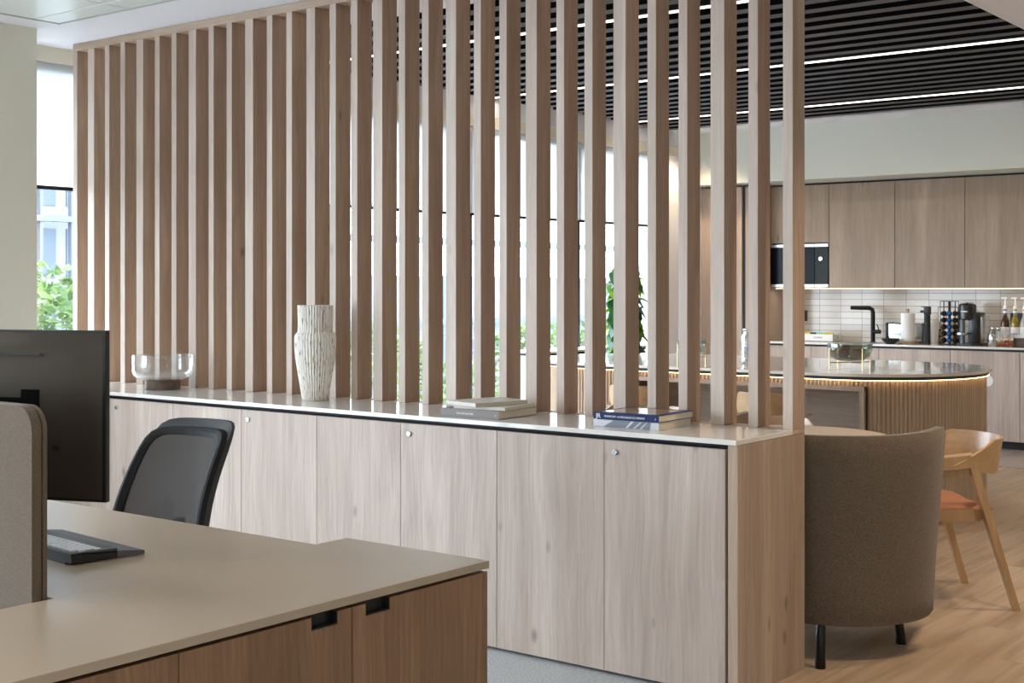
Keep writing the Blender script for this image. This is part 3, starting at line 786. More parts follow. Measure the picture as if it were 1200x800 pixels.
# ------------------------------------------------------------------ wooden armchair with wrapped back
def make_cover_chair():
    # local: faces +x; back to -x
    t = thing('wooden_armchair', 'light oak armchair with wraparound back and tan leather seat, right of the taupe armchair', 'armchair')
    # wrapped plywood shell
    rows = []
    for z, k in ((.60, .0), (.63, .25), (.68, .55), (.73, .85), (.765, 1.0)):
        row = []
        for j in range(41):
            a = math.radians(-97 + 194 * j / 40)
            c = abs(a) / math.radians(97)
            R_ = .258 + .024 * k
            lo = .60 + .0 * c; hi = .750 - .100 * max(0, c - .55) / .45 * 1.0
            lo = .595 + .035 * max(0, c - .5) / .5
            zz = lo + (hi - lo) * k
            row.append((.012 - R_ * 1.0 * math.cos(a), R_ * 1.02 * math.sin(a), zz))
        rows.append(row)
    MB().sheet(rows, .011).build('back_shell', PLY, t, smooth=True, angle=40)
    for s in (-1, 1):
        ar = MB()
        ar.add(*_armpoly(s))
        ar.build('armrest', CHAIRW, t)
        MB().bar((-.03, s * .262, .612), (.20, s * .242, .600), .030, .040).build('arm_rail', CHAIRW, t)
        MB().bar((-.045, s * .262, .650), (-.245, s * .275, 0.0), .042, .036, w2=.030, d2=.026, up=(1, 0, 0)).build('leg', CHAIRW, t)
        MB().bar((.19, s * .235, .650), (.235, s * .245, 0.0), .042, .036, w2=.030, d2=.026, up=(1, 0, 0)).build('leg', CHAIRW, t)
        MB().bar((-.10, s * .225, .415), (.20, s * .225, .415), .022, .05).build('side_rail', CHAIRW, t)
    MB().bar((.20, -.235, .415), (.20, .235, .415), .022, .05).bar((-.13, -.23, .415), (-.13, .23, .415), .022, .05).build('seat_rail', CHAIRW, t)
    seat = MB(); rows = []
    for i in range(13):
        x = -.17 + .405 * i / 12
        row = []
        for j in range(13):
            u = -1 + 2 * j / 12
            wd = .222 if i > 1 else .19 + .03 * i / 2
            e = min(1, (1 - abs(u)) * 6) ** .5 * min(1, i / 1.5 + .1) ** .5 * min(1, (12 - i) / 1.5 + .1) ** .5
            row.append((x, u * wd, .441 + .026 * e - .012 * (1 - u * u)))
        rows.append(row)
    seat.sheet(rows)
    seat.box(-.165, .23, -.215, .215, .436, .4415)
    seat.build('leather_seat', LEATHER, t, smooth=True, angle=60)
    return t
def _armpoly(s):
    # flat shaped arm: from shell forward
    top = .692
    pts = [(-.055, .245), (-.03, .297), (.06, .288), (.22, .268), (.225, .225), (.06, .236)]
    n = len(pts)
    zt = [.696, .690, .680, .664, .664, .684]
    vs = [(x, s * y, z - .056) for (x, y), z in zip(pts, zt)] + [(x, s * y, z) for (x, y), z in zip(pts, zt)]
    fs = [tuple(range(n)), tuple(range(2 * n - 1, n - 1, -1))] + [(i, (i + 1) % n, n + (i + 1) % n, n + i) for i in range(n)]
    return vs, fs
cc = make_cover_chair()
fdir = math.atan2(-.67, -.74)
CC = (-2.235, 6.07)
cc.location = (CC[0], CC[1], 0); cc.rotation_euler = (0, 0, fdir)
dup(cc, (-3.21, 6.17, 0), math.radians(-72), 'oak armchair with a pale shining back beyond the round table')
dup(cc, (-4.03, 6.32, 0), math.radians(-84), 'oak armchair whose white-lit back rim shows between slats above the navy book')

# ------------------------------------------------------------------ kitchen island (stadium plan)
IY, IR, IXA, IXB = 8.40, .80, -3.60, -5.25
EXR = .66  # right end is a flatter half-ellipse, left end a half circle
CXR = -3.46
def stadium(r, n=48):
    pts = []; er = r - IR + EXR
    for k in range(n + 1):
        a = -PI / 2 + PI * k / n
        pts.append((CXR + er * math.cos(a), IY + r * math.sin(a)))
    for k in range(n + 1):
        a = PI / 2 + PI * k / n
        pts.append((IXB + r * math.cos(a), IY + r * math.sin(a)))
    return pts
t = thing('kitchen_island', 'fluted oak island with rounded ends, pale stone top and warm light under its edge', 'kitchen island', (-4.4, IY, 0))
def S(pts): return [(x + 4.4, y - IY) for x, y in pts]
MB().prism(S(stadium(IR)), .889, .907).build('stone_top', STONE, t)
MB().prism(S(stadium(IR - .02)), .870, .889).build('shadow_gap', GAP, t)
BR = IR - .045
OX0, OX1 = -5.04, -3.262   # knee recess between these x
# fluted skin
def flute_ring(z0, z1, cond):
    mb = MB()
    P = stadium(BR, 160); P.append(P[0])
    cum = [0]
    for a_, b_ in zip(P, P[1:]): cum.append(cum[-1] + math.hypot(b_[0] - a_[0], b_[1] - a_[1]))
    tot = cum[-1]; nfl = int(tot / .026); seg = 8; j = 0; prev = None
    for i in range(nfl * seg + 1):
        sv = min(tot - 1e-9, tot * i / (nfl * seg))
        while cum[j + 1] < sv: j += 1
        L_ = cum[j + 1] - cum[j]; f = (sv - cum[j]) / L_
        tx, ty = (P[j + 1][0] - P[j][0]) / L_, (P[j + 1][1] - P[j][1]) / L_
        x, y = P[j][0] + tx * L_ * f, P[j][1] + ty * L_ * f
        d = .012 * abs(math.sin(PI * i / seg))
        p = (x + ty * d + 4.4, y - tx * d - IY)
        ok = cond(x, y, 0)
        if prev and ok and prev[1]:
            q = prev[0]; n = len(mb.v)
            mb.v += [(q[0], q[1], z0), (p[0], p[1], z0), (p[0], p[1], z1), (q[0], q[1], z1)]
            mb.f.append((n, n + 1, n + 2, n + 3)); mb.m.append(0)
        prev = (p, ok)
    return mb
front_open = lambda x, y, ny: y < IY and OX0 < x < OX1
sk = flute_ring(.05, .832, lambda x, y, ny: not front_open(x, y, ny))
sk2 = flute_ring(.832, .870, lambda x, y, ny: True)
sk.add(sk2.v, sk2.f)
sk.build('fluted_panel', FLUTE, t, fixn=False)
MB().prism(S(stadium(BR - .03)), 0, .05).build('plinth', BLACK, t)
yb = IY - BR - IY
fx0, fx1 = OX0 + 4.4, OX1 + 4.4
MB().box(fx0, fx1, yb - .010, yb + .02, .802, .832, b=.001).box(.5, fx1, yb + .0, yb + .08, .806, .832).box(fx1 - .028, fx1, yb - .010, yb + .08, .05, .802).box(fx0, fx0 + .028, yb - .010, yb + .02, .05, .802).build('recess_frame', OAKK, t)
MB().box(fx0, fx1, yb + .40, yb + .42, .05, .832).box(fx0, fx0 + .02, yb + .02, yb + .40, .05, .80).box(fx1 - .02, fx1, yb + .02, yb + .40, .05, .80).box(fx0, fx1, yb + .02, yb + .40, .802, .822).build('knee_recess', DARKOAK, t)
ledp = S(stadium(BR + .026, 40))
MB().tube([(x, y, .8665) for x, y in ledp + ledp[:1]], .0017, 6).build('led_strip', LEDW, t)

# low stools tucked into the recess
def make_stool():
    t = thing('counter_stool', 'low-backed plywood stool tucked under the island, right one of the two behind the slats', 'stool')
    rows = []
    for z, k in ((.655, 0), (.70, .35), (.75, .7), (.80, 1)):
        row = []
        for j in range(25):
            u = -1 + 2 * j / 24
            a = u * math.radians(66)
            zz = z if abs(u) < .6 else .655 + (z - .655) * (1 - .75 * ((abs(u) - .6) / .4) ** 2)
            row.append((.21 * math.sin(a), -.20 * math.cos(a) + .02 - .015 * k, zz))
        rows.append(row)
    MB().sheet(rows, .010).build('backrest', PLY, t, smooth=True)
    rows = [[(x, y, .645 + .02 * (abs(x) / .19) ** 2 + (.02 * ((-y) / .19) ** 2 if y < 0 else 0)) for x in [(-.19 + .38 * j / 14) for j in range(15)]] for y in [(-.18 + .34 * i / 12) for i in range(13)]]
    MB().sheet(rows, .012).build('seat', CHAIRW, t, smooth=True)
    for sx in (-1, 1):
        for sy in (-1, 1):
            MB().tube([(sx * .12, sy * .11, .645), (sx * .18, sy * .17, 0)], [.014, .011], 12).build('leg', CHAIRW, t, smooth=True)
    MB().tube([(-.155, -.145, .22), (.155, -.145, .22), (.155, .145, .22), (-.155, .145, .22), (-.155, -.145, .22)], .007).build('foot_ring', BLACKM, t)
    return t
s0 = make_stool()
s0.location = (-3.735, 7.36, 0)
dup(s0, (-4.66, 7.36, 0), 0, 'low-backed plywood stool tucked under the island, left one of the two behind the slats')

# bowls on the island
def brass_bowl(label, loc, r, rz):
    t = thing('bowl_on_brass_stand', label, 'bowl', loc, rz)
    h0 = .052
    pr = [(.0001, h0), (.045, h0 + .001), (r * .62, h0 + .008), (r * .88, h0 + .035), (r * .98, h0 + .07), (r, h0 + .085), (r * .985, h0 + .112), (r * .975, h0 + .112), (r * .985, h0 + .085), (r * .965, h0 + .07), (r * .86, h0 + .04), (r * .60, h0 + .013), (.0001, h0 + .006)]
    MB().lathe(pr, n=48).build('smoked_glass', SMOKE, t, smooth=True)
    st = MB()
    R2 = r + .006
    for k in range(4):
        a = PI / 4 + k * PI / 2
        st.tube([(R2 * math.cos(a), R2 * math.sin(a), 0.0005), (R2 * math.cos(a), R2 * math.sin(a), h0 + .085)], .0035, 8)
    for z in (.046, ):
        for k in range(2):
            a = PI / 4 + k * PI / 2
            st.tube([(R2 * math.cos(a), R2 * math.sin(a), z), (-R2 * math.cos(a), -R2 * math.sin(a), z)], .003, 8)
    ring = [(R2 * math.cos(2 * PI * k / 32), R2 * math.sin(2 * PI * k / 32), h0 + .123) for k in range(33)]
    st.build('brass_stand', BRASS, t, smooth=True)
    return t
brass_bowl('large smoked glass fruit bowl on a brass stand, near the round end of the island', (-3.52, 8.02, .9075), .140, math.radians(10))
BROWNF = mat('brown_red_fruit', (.22, .07, .04), .35)
for (dx, dy, lb, rr) in ((-.045, .01, 'dark red fruit in the smoked glass bowl, left one', .036), (.047, -.0, 'russet brown fruit in the smoked glass bowl, right one', .038)):
    f_ = MB().lathe([(.0001, .008), (.012, .0), (.028, .004), (rr, .03), (rr * .95, .05), (.02, .066), (.006, .062), (.0001, .058)], n=24).tube([(0, 0, .058), (.004, 0, .075)], .0016, 6)
    o = f_.build('fruit', BROWNF if dx < 0 else mat('russet_fruit', (.36, .20, .09), .4), smooth=True, loc=(-3.52 + dx, 8.02 + dy, .9075 + .066))
    tag(o, lb, 'fruit')
brass_bowl('smaller smoked glass bowl on a brass stand seen between the right slats', (-4.63, 7.95, .9075), .098, math.radians(10))
t = thing('glass_jar', 'tall clear glass jar on the island seen between the last slats', 'jar', (-4.36, 8.26, .9075))
MB().lathe([(.0001, .002), (.048, .002), (.052, .008), (.052, .175), (.046, .192), (.040, .198), (.040, .215), (.038, .215), (.038, .196), (.049, .172), (.049, .010), (.0001, .008)], n=32).build('jar_body', JARG, t, smooth=True)
MB().lathe([(.0001, .2155), (.043, .2155), (.045, .22), (.043, .238), (.0001, .24)], n=32).build('lid', JARG, t, smooth=True)
sw = MB(); rs = random.Random(3)
for k in range(46):
    a = rs.random() * 6.28; r_ = rs.random() ** .5 * .038
    sw.ball((r_ * math.cos(a), r_ * math.sin(a), .017 + .11 * rs.random()), .007, mi=k % 3, n=8)
tag(sw.build('wrapped_sweets', [mat('pink_sweet', (.75, .35, .42), .4), WPAPER, mat('blue_sweet', (.35, .42, .7), .4)], loc=(-4.36, 8.26, .9075), smooth=True), 'small pink and white sweets filling the glass jar', 'sweets', kind='stuff')

# window-side low cabinet
t = thing('window_cabinet', 'low pale cabinet with black-edged top under the window behind the slats', 'cabinet', (-6.71, 10.0, 0))
MB().box(-.155, .155, -1.14, .43, .862, .882).build('shadow_gap', GAP, t)
MB().box(-.16, .16, -1.15, .44, .882, .90, b=.001).build('stone_top', STONE, t)
MB().box(-.15, .14, -1.135, .43, .0, .861).build('carcass', mat('cream_side_panel', (.72, .68, .58), .6), t)
for k in range(3):
    d = box('door', CHAIRW if False else wood('honey_oak_front%d' % k, (.52, .37, .22), (.44, .30, .17), (.28, .18, .10), .5, 'Z', 1, .2, .5), t, .141, .158, -1.13 + k * .52, -1.13 + k * .52 + .517, .06, .858, b=.001)

# plant
t = thing('potted_plant', 'tall leafy green plant in front of the window, seen between the slats', 'plant', (-6.24, 9.60, 0))
MB().lathe([(.0001, 0), (.13, 0), (.15, .02), (.18, .34), (.175, .36), (.165, .355), (.15, .30), (.0001, .30)], n=36).build('pot', mat('grey_pot', (.3, .3, .29), .6), t, smooth=True)
MB().cyl((0, 0, .301), .155, .02).build('soil', mat('soil', (.04, .028, .02), .95), t)
stm = MB(); lv = MB(); rs = random.Random(11)
def leaf(mb, base, d, L_, W_, curl, mi):
    d = Vector(d).normalized(); side = d.cross(Vector((0, 0, 1)))
    side = side.normalized() if side.length > .05 else Vector((1, 0, 0))
    upv = side.cross(d).normalized()
    rows = []
    for i in range(7):
        s_ = i / 6
        w = W_ * (math.sin(PI * min(1, s_ * 1.0) ** .75) * (.75 + .45 * s_)) + .0015
        c = Vector(base) + d * (L_ * s_) - Vector((0, 0, 1)) * (curl * s_ * s_) 
        rows.append([c - side * w + upv * (.18 * w), c, c + side * w + upv * (.18 * w)])
    mb.sheet(rows, 0, mi)
for s_ in range(5):
    a = s_ * 1.26 + .3; ex, ey = .16 * math.cos(a), .16 * math.sin(a); hz = .95 + .12 * s_
    pts = [(ex * .3 * q * 1.0 + .02 * math.sin(q * 3 + s_), ey * .3 * q + .02 * math.cos(q * 4 + s_), .30 + hz * q) for q in (0, .25, .5, .75, 1)]
    stm.tube(pts, [.012, .011, .009, .007, .004], 8)
    for j in range(52):
        q = .10 + .90 * j / 51
        i0 = min(3, int(q * 4)); f_ = q * 4 - i0
        p = Vector(pts[i0]).lerp(Vector(pts[i0 + 1]), f_)
        b = rs.random() * 6.28
        leaf(lv, p, (math.cos(b), math.sin(b), .25 - rs.random() * 1.5), .15 + .07 * rs.random(), .075 + .025 * rs.random(), .05 + .08 * rs.random(), rs.choice([0, 0, 1, 1, 2, 2]))
stm.build('stems', mat('green_brown_stem', (.16, .13, .06), .7), t, smooth=True)
def leafm(name, c, tr):
    m = mat(name, c, .38, spec=.5)
    nt = m.node_tree; tl = nt.nodes.new('ShaderNodeBsdfTranslucent'); tl.inputs[0].default_value = (*tr, 1)
    mx = nt.nodes.new('ShaderNodeMixShader'); mx.inputs[0].default_value = .4
    nt.links.new(nt.nodes['Principled BSDF'].outputs[0], mx.inputs[1]); nt.links.new(tl.outputs[0], mx.inputs[2]); nt.links.new(mx.outputs[0], nt.nodes['Material Output'].inputs[0])
    return m
lv.build('leaves', [leafm('deep_green_leaf', (.025, .09, .03), (.08, .30, .03)), leafm('blue_green_leaf', (.05, .13, .09), (.08, .25, .08)), leafm('lime_leaf', (.16, .34, .03), (.4, .7, .05))], t, smooth=True, fixn=False)

# ------------------------------------------------------------------ kitchen run
YD = 12.0
def cab(name, label, x0, x1, z0, z1, yfront, doors, top=None, m=OAKK, group=None, depth=None):
    xc = (x0 + x1) / 2; yb_ = YK - .005
    t = thing(name, label, 'cabinet', (xc, yfront, 0), group=group)
    MB().box(x0 - xc + .001, x1 - xc - .001, .020, yb_ - yfront, z0, z1).build('carcass', m, t)
    for dx0, dx1, dz0, dz1 in doors:
        box('door', m, t, dx0 - xc + .0025, dx1 - xc - .0025, 0, .019, dz0 + .002, dz1 - .002, b=.001)
    return t
# tall units at the left, window light painted into their oak
cab('tall_cabinet', 'tall window-lit oak kitchen unit in the corner, seen between the right-hand slats', XW + .002, -6.41, 0.07, 2.44, YD, [(XW + .002, -6.41, .09, .88), (XW + .002, -6.41, .88, 2.44)], m=OAKL)
cab('tall_cabinet', 'narrow tall oak kitchen unit right of the black gap, seen between slats', -6.375, -6.205, 0.07, 2.44, YD, [(-6.375, -6.205, .09, 2.44)], m=OAKT)
box('kitchen_gap_panel', GAP, None, -.017, .017, .02, .5, .07, 2.44, loc=(-6.3925, YD, 0))
tag(bpy.data.objects['kitchen_gap_panel'], 'black recessed strip between the two tall kitchen units', 'panel')
XR = -2.3
ux = [-6.20, -5.57, -4.906, -4.243, -3.58, -2.917, XR]
ulab = [None, 'oak wall cabinet above the black tap, next to the microwave', 'oak wall cabinet above the toaster and paper roll', 'oak wall cabinet above the coffee machine and syrup bottles', 'oak wall cabinet at the right edge of the photo', 'oak wall cabinet right of the photographed row']
YU = 12.2
for i in range(1, 4):
    cab('wall_cabinet', ulab[i], ux[i], ux[i + 1], 1.425, 2.438, YU, [(ux[i], ux[i + 1], 1.425, 2.438)], group='oak wall cabinets over the counter')
# microwave unit
t = thing('wall_cabinet', 'oak wall cabinet housing the built-in microwave at the left end of the row', 'cabinet', (-5.885, YU, 0), group='oak wall cabinets over the counter')
MB().box(-.314, .314, .02, .395, 1.87, 2.438).box(-.314, -.296, .02, .395, 1.425, 1.87).box(.296, .314, .02, .395, 1.425, 1.87).box(-.296, .296, .02, .395, 1.425, 1.44).box(-.296, .296, .36, .395, 1.44, 1.87).build('carcass', OAKK, t)
box('door', OAKK, t, -.3125, .3125, 0, .019, 1.872, 2.436, b=.001)
t = thing('microwave_oven', 'built-in black glass microwave with steel strips in the wall cabinet', 'microwave', (-5.885, YU, 1.4405))
MB().box(-.294, .294, .012, .35, 0, .425).build('body', BLACK, t)
MB().box(-.308, .165, -.006, .011, .022, .388, b=.001).build('glass_door', SCREEN, t)
MB().box(.169, .308, -.006, .011, .022, .388, b=.001).build('control_panel', mat('reflective_black_glass', (.01, .015, .01),   .2, spec=.1), t)
for z in (-.006, .389):
    MB().box(-.308, .163, -.008, .011, z, z + .027, b=.001).box(.169, .308, -.008, .011, z, z + .027, b=.001).build('steel_strip', STEEL, t)
MB().lathe([(.0001, 0), (.021, 0), (.019, .016), (.0001, .016)], n=24, M=Matrix.Translation((.235, -.006, .27)) @ Matrix.Rotation(PI / 2, 4, 'X')).build('dial', CHROME, t, smooth=True)
box('cabinet_top_shade', GAP, None, -2.0, 2.0, 0, .36, 0, .012, loc=(-4.2, YU + .03, 2.4405))  # dark strip painting the shade in the gap above the wall cabinets
tag(bpy.data.objects['cabinet_top_shade'], 'thin black shadow strip above the oak wall cabinets', 'shade strip')
t = thing('under_cabinet_light', 'thin warm light strip running under the wall cabinets', 'light strip', (-4.25, YU + .03, 1.4245))
MB().box(-1.9, 1.95, -.012, .012, -.010, 0).build('light_profile', emis('cabinet_strip', (1, .85, .66), 1.6), t)
la = bpy.data.lights.new('cabinet_glow', 'AREA'); la.shape = 'RECTANGLE'; la.size = 3.8; la.size_y = .03; la.energy = 3; la.color = (1, .82, .62)
lo = bpy.data.objects.new('cabinet_glow', la); COL.objects.link(lo); lo.parent = t; lo.location = (0, .05, -.018)
# splashback
sp = MB().box(-6.20, XR, 0, .006, .90, 1.425).build('tiled_splashback', TILE, loc=(0, YK - .0065, 0))
tag(sp, 'glazed cream stack-bonded tiles between counter and wall cabinets', 'splashback')
# base units
bx = [-6.20, -5.659, -4.980, -4.306, -3.690, -3.02, XR]
bl = ['oak base cabinet under the tea box end of the counter', 'oak base cabinet below the tap', 'oak base cabinet below the toaster and paper roll', 'oak base cabinet with a white round sticker corner, below the coffee machine', 'oak base cabinet at the right edge of the photo below the syrup bottles', 'oak base cabinet']
for i in range(5):
    cab('base_cabinet', bl[i], bx[i], bx[i + 1], .07, .862, YD, [(bx[i], bx[i + 1], .07, .862)], group='oak base cabinets of the kitchen run', m=OAKF)
kp = MB().box(-2.6, 1.95, 0, .5, 0, .069).build('kitchen_plinth', BLACK, loc=(-4.25, YD + .06, 0)); tag(kp, 'black recessed plinth under the kitchen base cabinets', 'plinth')
ct_ = MB().box(-1.955, 1.95, .02, .60, .8625, .882, mi=1).box(-1.955, 1.95, -.02, .592, .882, .901, b=.0015).build('kitchen_worktop', [STONE, GAP], loc=(-4.245, YD, 0))
tag(ct_, 'long pale stone kitchen worktop with a dark shadow gap below its front', 'worktop')
# small white round sign on the base cabinet at the island's end
t = thing('round_sign', 'small round white plate fixed to the base cabinet beyond the island end', 'sign', (-3.97, YD - .0005, .60))
MB().lathe([(.0001, 0), (.05, 0), (.05, .003), (.0001, .003)], n=32, M=Matrix.Rotation(PI / 2, 4, 'X')).build('plate', WPAPER, t)
# ---- things on the kitchen counter
KZ = .9015
def KX(x, y=12.35): return x
t = thing('tea_box', 'low white cardboard box holding coloured tea sachets at the left of the counter', 'box', (-5.70, 12.33, KZ), math.radians(0))
MB().box(-.155, .155, -.09, .11, 0, .004).box(-.155, -.152, -.09, .11, 0, .070).box(.152, .155, -.09, .11, 0, .070).box(-.155, .155, -.09, -.087, 0, .070).box(-.155, .155, .107, .11, 0, .070).build('carton', WPAPER, t)
lettering('box_lettering', 'CLIPPER', .026, DINK, t, (-.005, -.0905, .028), (PI / 2, 0, 0), .0004, 'CENTER')
lettering('box_mark', 'NT', .03, DINK, t, (.1555, .0, .028), (PI / 2, 0, PI / 2), .0004)
cols = [('yellow', (.75, .65, .05)), ('black', (.02, .02, .03)), ('mint green', (.20, .62, .48)), ('yellow-green', (.55, .6, .06)), ('ochre', (.6, .45, .06))]
for j, (cn, c) in enumerate(cols):
    x0 = -.148 + j * .060
    o = MB().box(0, .055, 0, .16, 0, .012 + .004 * (j % 3), b=.002).box(0, .055, .0, .018, .0, .082, b=.002).build('tea_sachet_pack', mat(cn.replace(' ', '_') + '_sachet', c, .5), loc=(-5.70 + x0, 12.33 - .08, KZ + .0045))
    tag(o, '%s tea sachets standing in the white box' % cn, 'tea sachets')
# tap
t = thing('kitchen_tap', 'black angular kitchen tap with side lever in front of the tiles', 'tap', (-5.222, 12.44, KZ))
MB().cyl((0, 0, 0), .028, .008).tube([(0, 0, .004), (0, 0, .285), (-.006, -.002, .312), (-.03, -.012, .328), (-.06, -.02, .330), (-.20, -.07, .332)], [.021, .021, .021, .021, .021, .019], 18).build('spout', BLACKM, t, smooth=True)
MB().tube([(0, 0, .10), (.075, -.0, .10)], .020, 18).build('valve', BLACKM, t, smooth=True)
MB().tube([(.062, 0, .11), (.045, 0, .16), (.035, 0, .175)], [.006, .005, .004], 8).build('lever', BLACKM, t, smooth=True)
sk_ = MB().box(-.25, .25, -.19, .19, 0, .0008, mi=0).box(-.235, .235, -.175, .175, .0008, .0012, mi=1).build('kitchen_sink', [STEEL, mat('dark_basin', (.16, .16, .16), .3, metal=.8)], loc=(-5.30, 12.20, KZ - .0004))
tag(sk_, 'flush stainless steel sink set in the counter before the tap', 'sink')
# toaster
t = thing('toaster', 'silver toaster with black ends behind the paper roll', 'toaster', (-4.89, 12.49, KZ))
MB().box(-.165, .165, -.09, .09, .012, .185, b=.012).build('body', CHROME, t, smooth=True)
for s in (-1, 1):
    MB().box(s * .178 - .013, s * .178 + .013, -.095, .095, .004, .192, b=.008).build('end_cap', BLACK, t, smooth=True)
MB().box(-.13, .13, -.045, -.015, .1851, .1862).box(-.13, .13, .015, .045, .1851, .1862).build('slots', BLACK, t)
MB().box(-.165, .165, -.096, .096, 0, .012).build('base', BLACK, t)
# black bowl
t = thing('small_bowl', 'small black bowl left of the paper roll', 'bowl', (-4.887, 12.05, KZ))
MB().lathe([(.0001, 0), (.035, 0), (.045, .006), (.075, .035), (.085, .052), (.082, .052), (.07, .034), (.04, .012), (.0001, .010)], n=32).build('bowl_body', BLACK, t, smooth=True)
MB().lathe([(.0001, .030), (.060, .030), (.066, .036), (.03, .046), (.0001, .048)], n=20).build('contents', mat('brown_sugar', (.35, .2, .09), .8), t, smooth=True)
MB().tube([(0.0, 0, .04), (-.03, -.01, .085)], .004, 6).build('spoon', BLACKM, t)
# paper roll
t = thing('paper_towel_roll', 'white kitchen paper roll upright on a round wooden holder', 'paper roll', (-4.77, 12.18, KZ))
MB().lathe([(.0001, 0), (.095, 0), (.097, .004), (.097, .018), (.0001, .020)], n=40).build('wooden_base', CHAIRW, t, smooth=True)
MB().lathe([(.018, .021), (.063, .021), (.064, .024), (.064, .285), (.062, .288), (.018, .288)], n=40).build('paper', WPAPER, t, smooth=True)
MB().tube([(0, 0, .0), (0, 0, .305)], .008).ball((0, 0, .318), .014).build('wooden_knob', CHAIRW, t, smooth=True)
# milk frother / tall black grinder
t = thing('can_opener_stand', 'tall slim black appliance between the paper roll and the capsule rack', 'appliance', (-4.63, 12.30, KZ))
MB().lathe([(.0001, 0), (.034, 0), (.034, .006), (.030, .012), (.029, .27), (.0001, .272)], n=28).build('column', mat('charcoal_body', (.03, .035, .04), .35), t, smooth=True)
MB().box(-.026, .030, -.028, .028, .272, .345, b=.006).box(-.066, -.018, -.016, .016, .290, .315, b=.005).box(-.05, .028, -.02, .02, .343, .352, b=.003).build('head', BLACK, t, smooth=True)
MB().ball((0, -.029, .19), .004, n=8).build('button', CHROME, t)
# pale canisters behind
for q, (x_, lb) in enumerate(((-4.645, 'tall white paper cup stack behind the slim black appliance'), (-4.50, 'white printed canister behind the capsule rack'))):
    t = thing('white_canister', lb, 'canister', (x_, 12.50, KZ))
    MB().lathe([(.0001, 0), (.042, 0), (.052, .21), (.050, .213), (.0001, .213)], n=28).build('canister_body', WPAPER, t, smooth=True)
# framed card
t = thing('framed_card', 'small framed white card leaning on the tiles behind the capsule rack', 'picture', (-4.53, 12.567, KZ))
MB().box(-.098, .098, 0, .012, .125, .345, b=.002).box(-.09, .09, .004, .012, 0, .125).build('frame', mat('dark_red_brown_frame', (.20, .12, .09), .5), t)
MB().box(-.090, .090, -.001, .0005, .133, .337).build('card', WPAPER, t)
MB().box(-.045, -.025, -.0018, -.001, .20, .225, mi=0).box(-.022, -.006, -.0018, -.001, .20, .245, mi=1).box(-.022, -.006, -.0018, -.001, .25, .268, mi=0).box(-.02, .05, -.0018, -.001, .292, .296, mi=2).box(-.03, .01, -.0018, -.001, .160, .165, mi=2).build('printed_marks', [mat('card_red', (.6, .12, .1), .6), mat('card_blue', (.1, .15, .5), .6), DINK], t)
# capsule rack
t = thing('capsule_rack', 'black wire carousel holding coffee capsules left of the coffee machine', 'rack', (-4.42, 12.30, KZ))
st = MB()
for z in (.004, .40):
    st.tube([(.085 * math.cos(2 * PI * k / 24), .085 * math.sin(2 * PI * k / 24), z) for k in range(25)], .003, 6)
for k in range(10):
    a = 2 * PI * k / 10
    st.tube([(.085 * math.cos(a), .085 * math.sin(a), .004), (.085 * math.cos(a), .085 * math.sin(a), .40)], .0025, 6)
st.cyl((0, 0, 0), .09, .006, 32).tube([(0, 0, .006), (0, 0, .40)], .012)
for z in (.402,):
    for k in range(5):
        a = PI * k / 5
        st.tube([(.085 * math.cos(a), .085 * math.sin(a), z), (-.085 * math.cos(a), -.085 * math.sin(a), z)], .0025, 6)
st.build('wire_frame', BLACKM, t, smooth=True)
cb = mat('blue_capsule', (.02, .16, .50), .25, metal=.6); cd = mat('dark_green_capsule', (.02, .025, .012), .3, metal=.5); co = mat('copper_capsule', (.75, .38, .14), .3, metal=.6)
cm = [(-178, co, 'copper orange'), (-122, cd, 'dark green'), (-72, cb, 'bright blue'), (-18, cd, 'dark')]
Mx = {}
CAPR = .062
for ang, m_, cn in cm:
    a = math.radians(ang)
    for j in range(5):
        if ang == -178 and j > 2: continue
        key = cn
        M = Matrix.Rotation(a, 4, 'Z') @ Matrix.Rotation(PI / 2, 4, 'Y')
        if key not in Mx:
            o = MB().lathe([(.0001, -.012), (.024, -.012), (.026, -.006), (.026, 0), (.023, .006), (.020, .020), (.012, .028), (.0001, .030)], n=20, M=M).build('coffee_capsule', m_, smooth=True)
            Mx[key] = o
        else:
            o = dup(Mx[key])
        o.location = (-4.42 + CAPR * math.cos(a), 12.30 + CAPR * math.sin(a), KZ + .042 + j * .0615)
        tag(o, '%s coffee capsule in the wire carousel, %s' % (cn, ['lowest of its column', 'second from the bottom of its column', 'third from the bottom of its column', 'fourth from the bottom of its column', 'topmost of its column'][j]), 'coffee capsule', 'coffee capsules in the carousel')
# coffee machine
t = thing('coffee_machine', 'black capsule coffee machine beside the capsule rack', 'coffee machine', (-4.215, 12.28, KZ))
MB().box(-.005, .085, -.07, .15, .0, .30, b=.012)  .box(-.095, .115, -.11, .15, 0, .018, b=.005).build('body', mat('black_machine', (.012, .012, .014), .3), t, smooth=True)
MB().lathe([(.0001, .23), (.066, .23), (.078, .245), (.080, .36), (.076, .372), (.05, .382), (.0001, .384)], c=(-.022, -.03, 0), n=36).build('brew_head', mat('black_head', (.015, .015, .017), .25), t, smooth=True)
MB().lathe([(.028, .384), (.062, .384), (.06, .392), (.028, .392)], c=(-.022, -.03, 0), n=32).build('lid_ring', CHROME, t, smooth=True)
MB().tube([(-.05, -.075, .018), (-.05, -.075, .235)], .021, 20).build('outlet_column', mat('blue_grey_plastic', (.10, .14, .19), .3), t, smooth=True)
MB().lathe([(.0001, .095), (.050, .095), (.055, .10), (.055, .116), (.0001, .118)], c=(-.045, -.10, 0), n=28).build('cup_support', CHROME, t, smooth=True)
lettering('machine_lettering', 'NESPRESSO', .013, STEEL, t, (-.058, -.1112, .305), (PI / 2, 0, 0), .0005)
MB().box(.088, .125, -.02, .15, .019, .27, b=.01).build('water_tank', JARG, t)
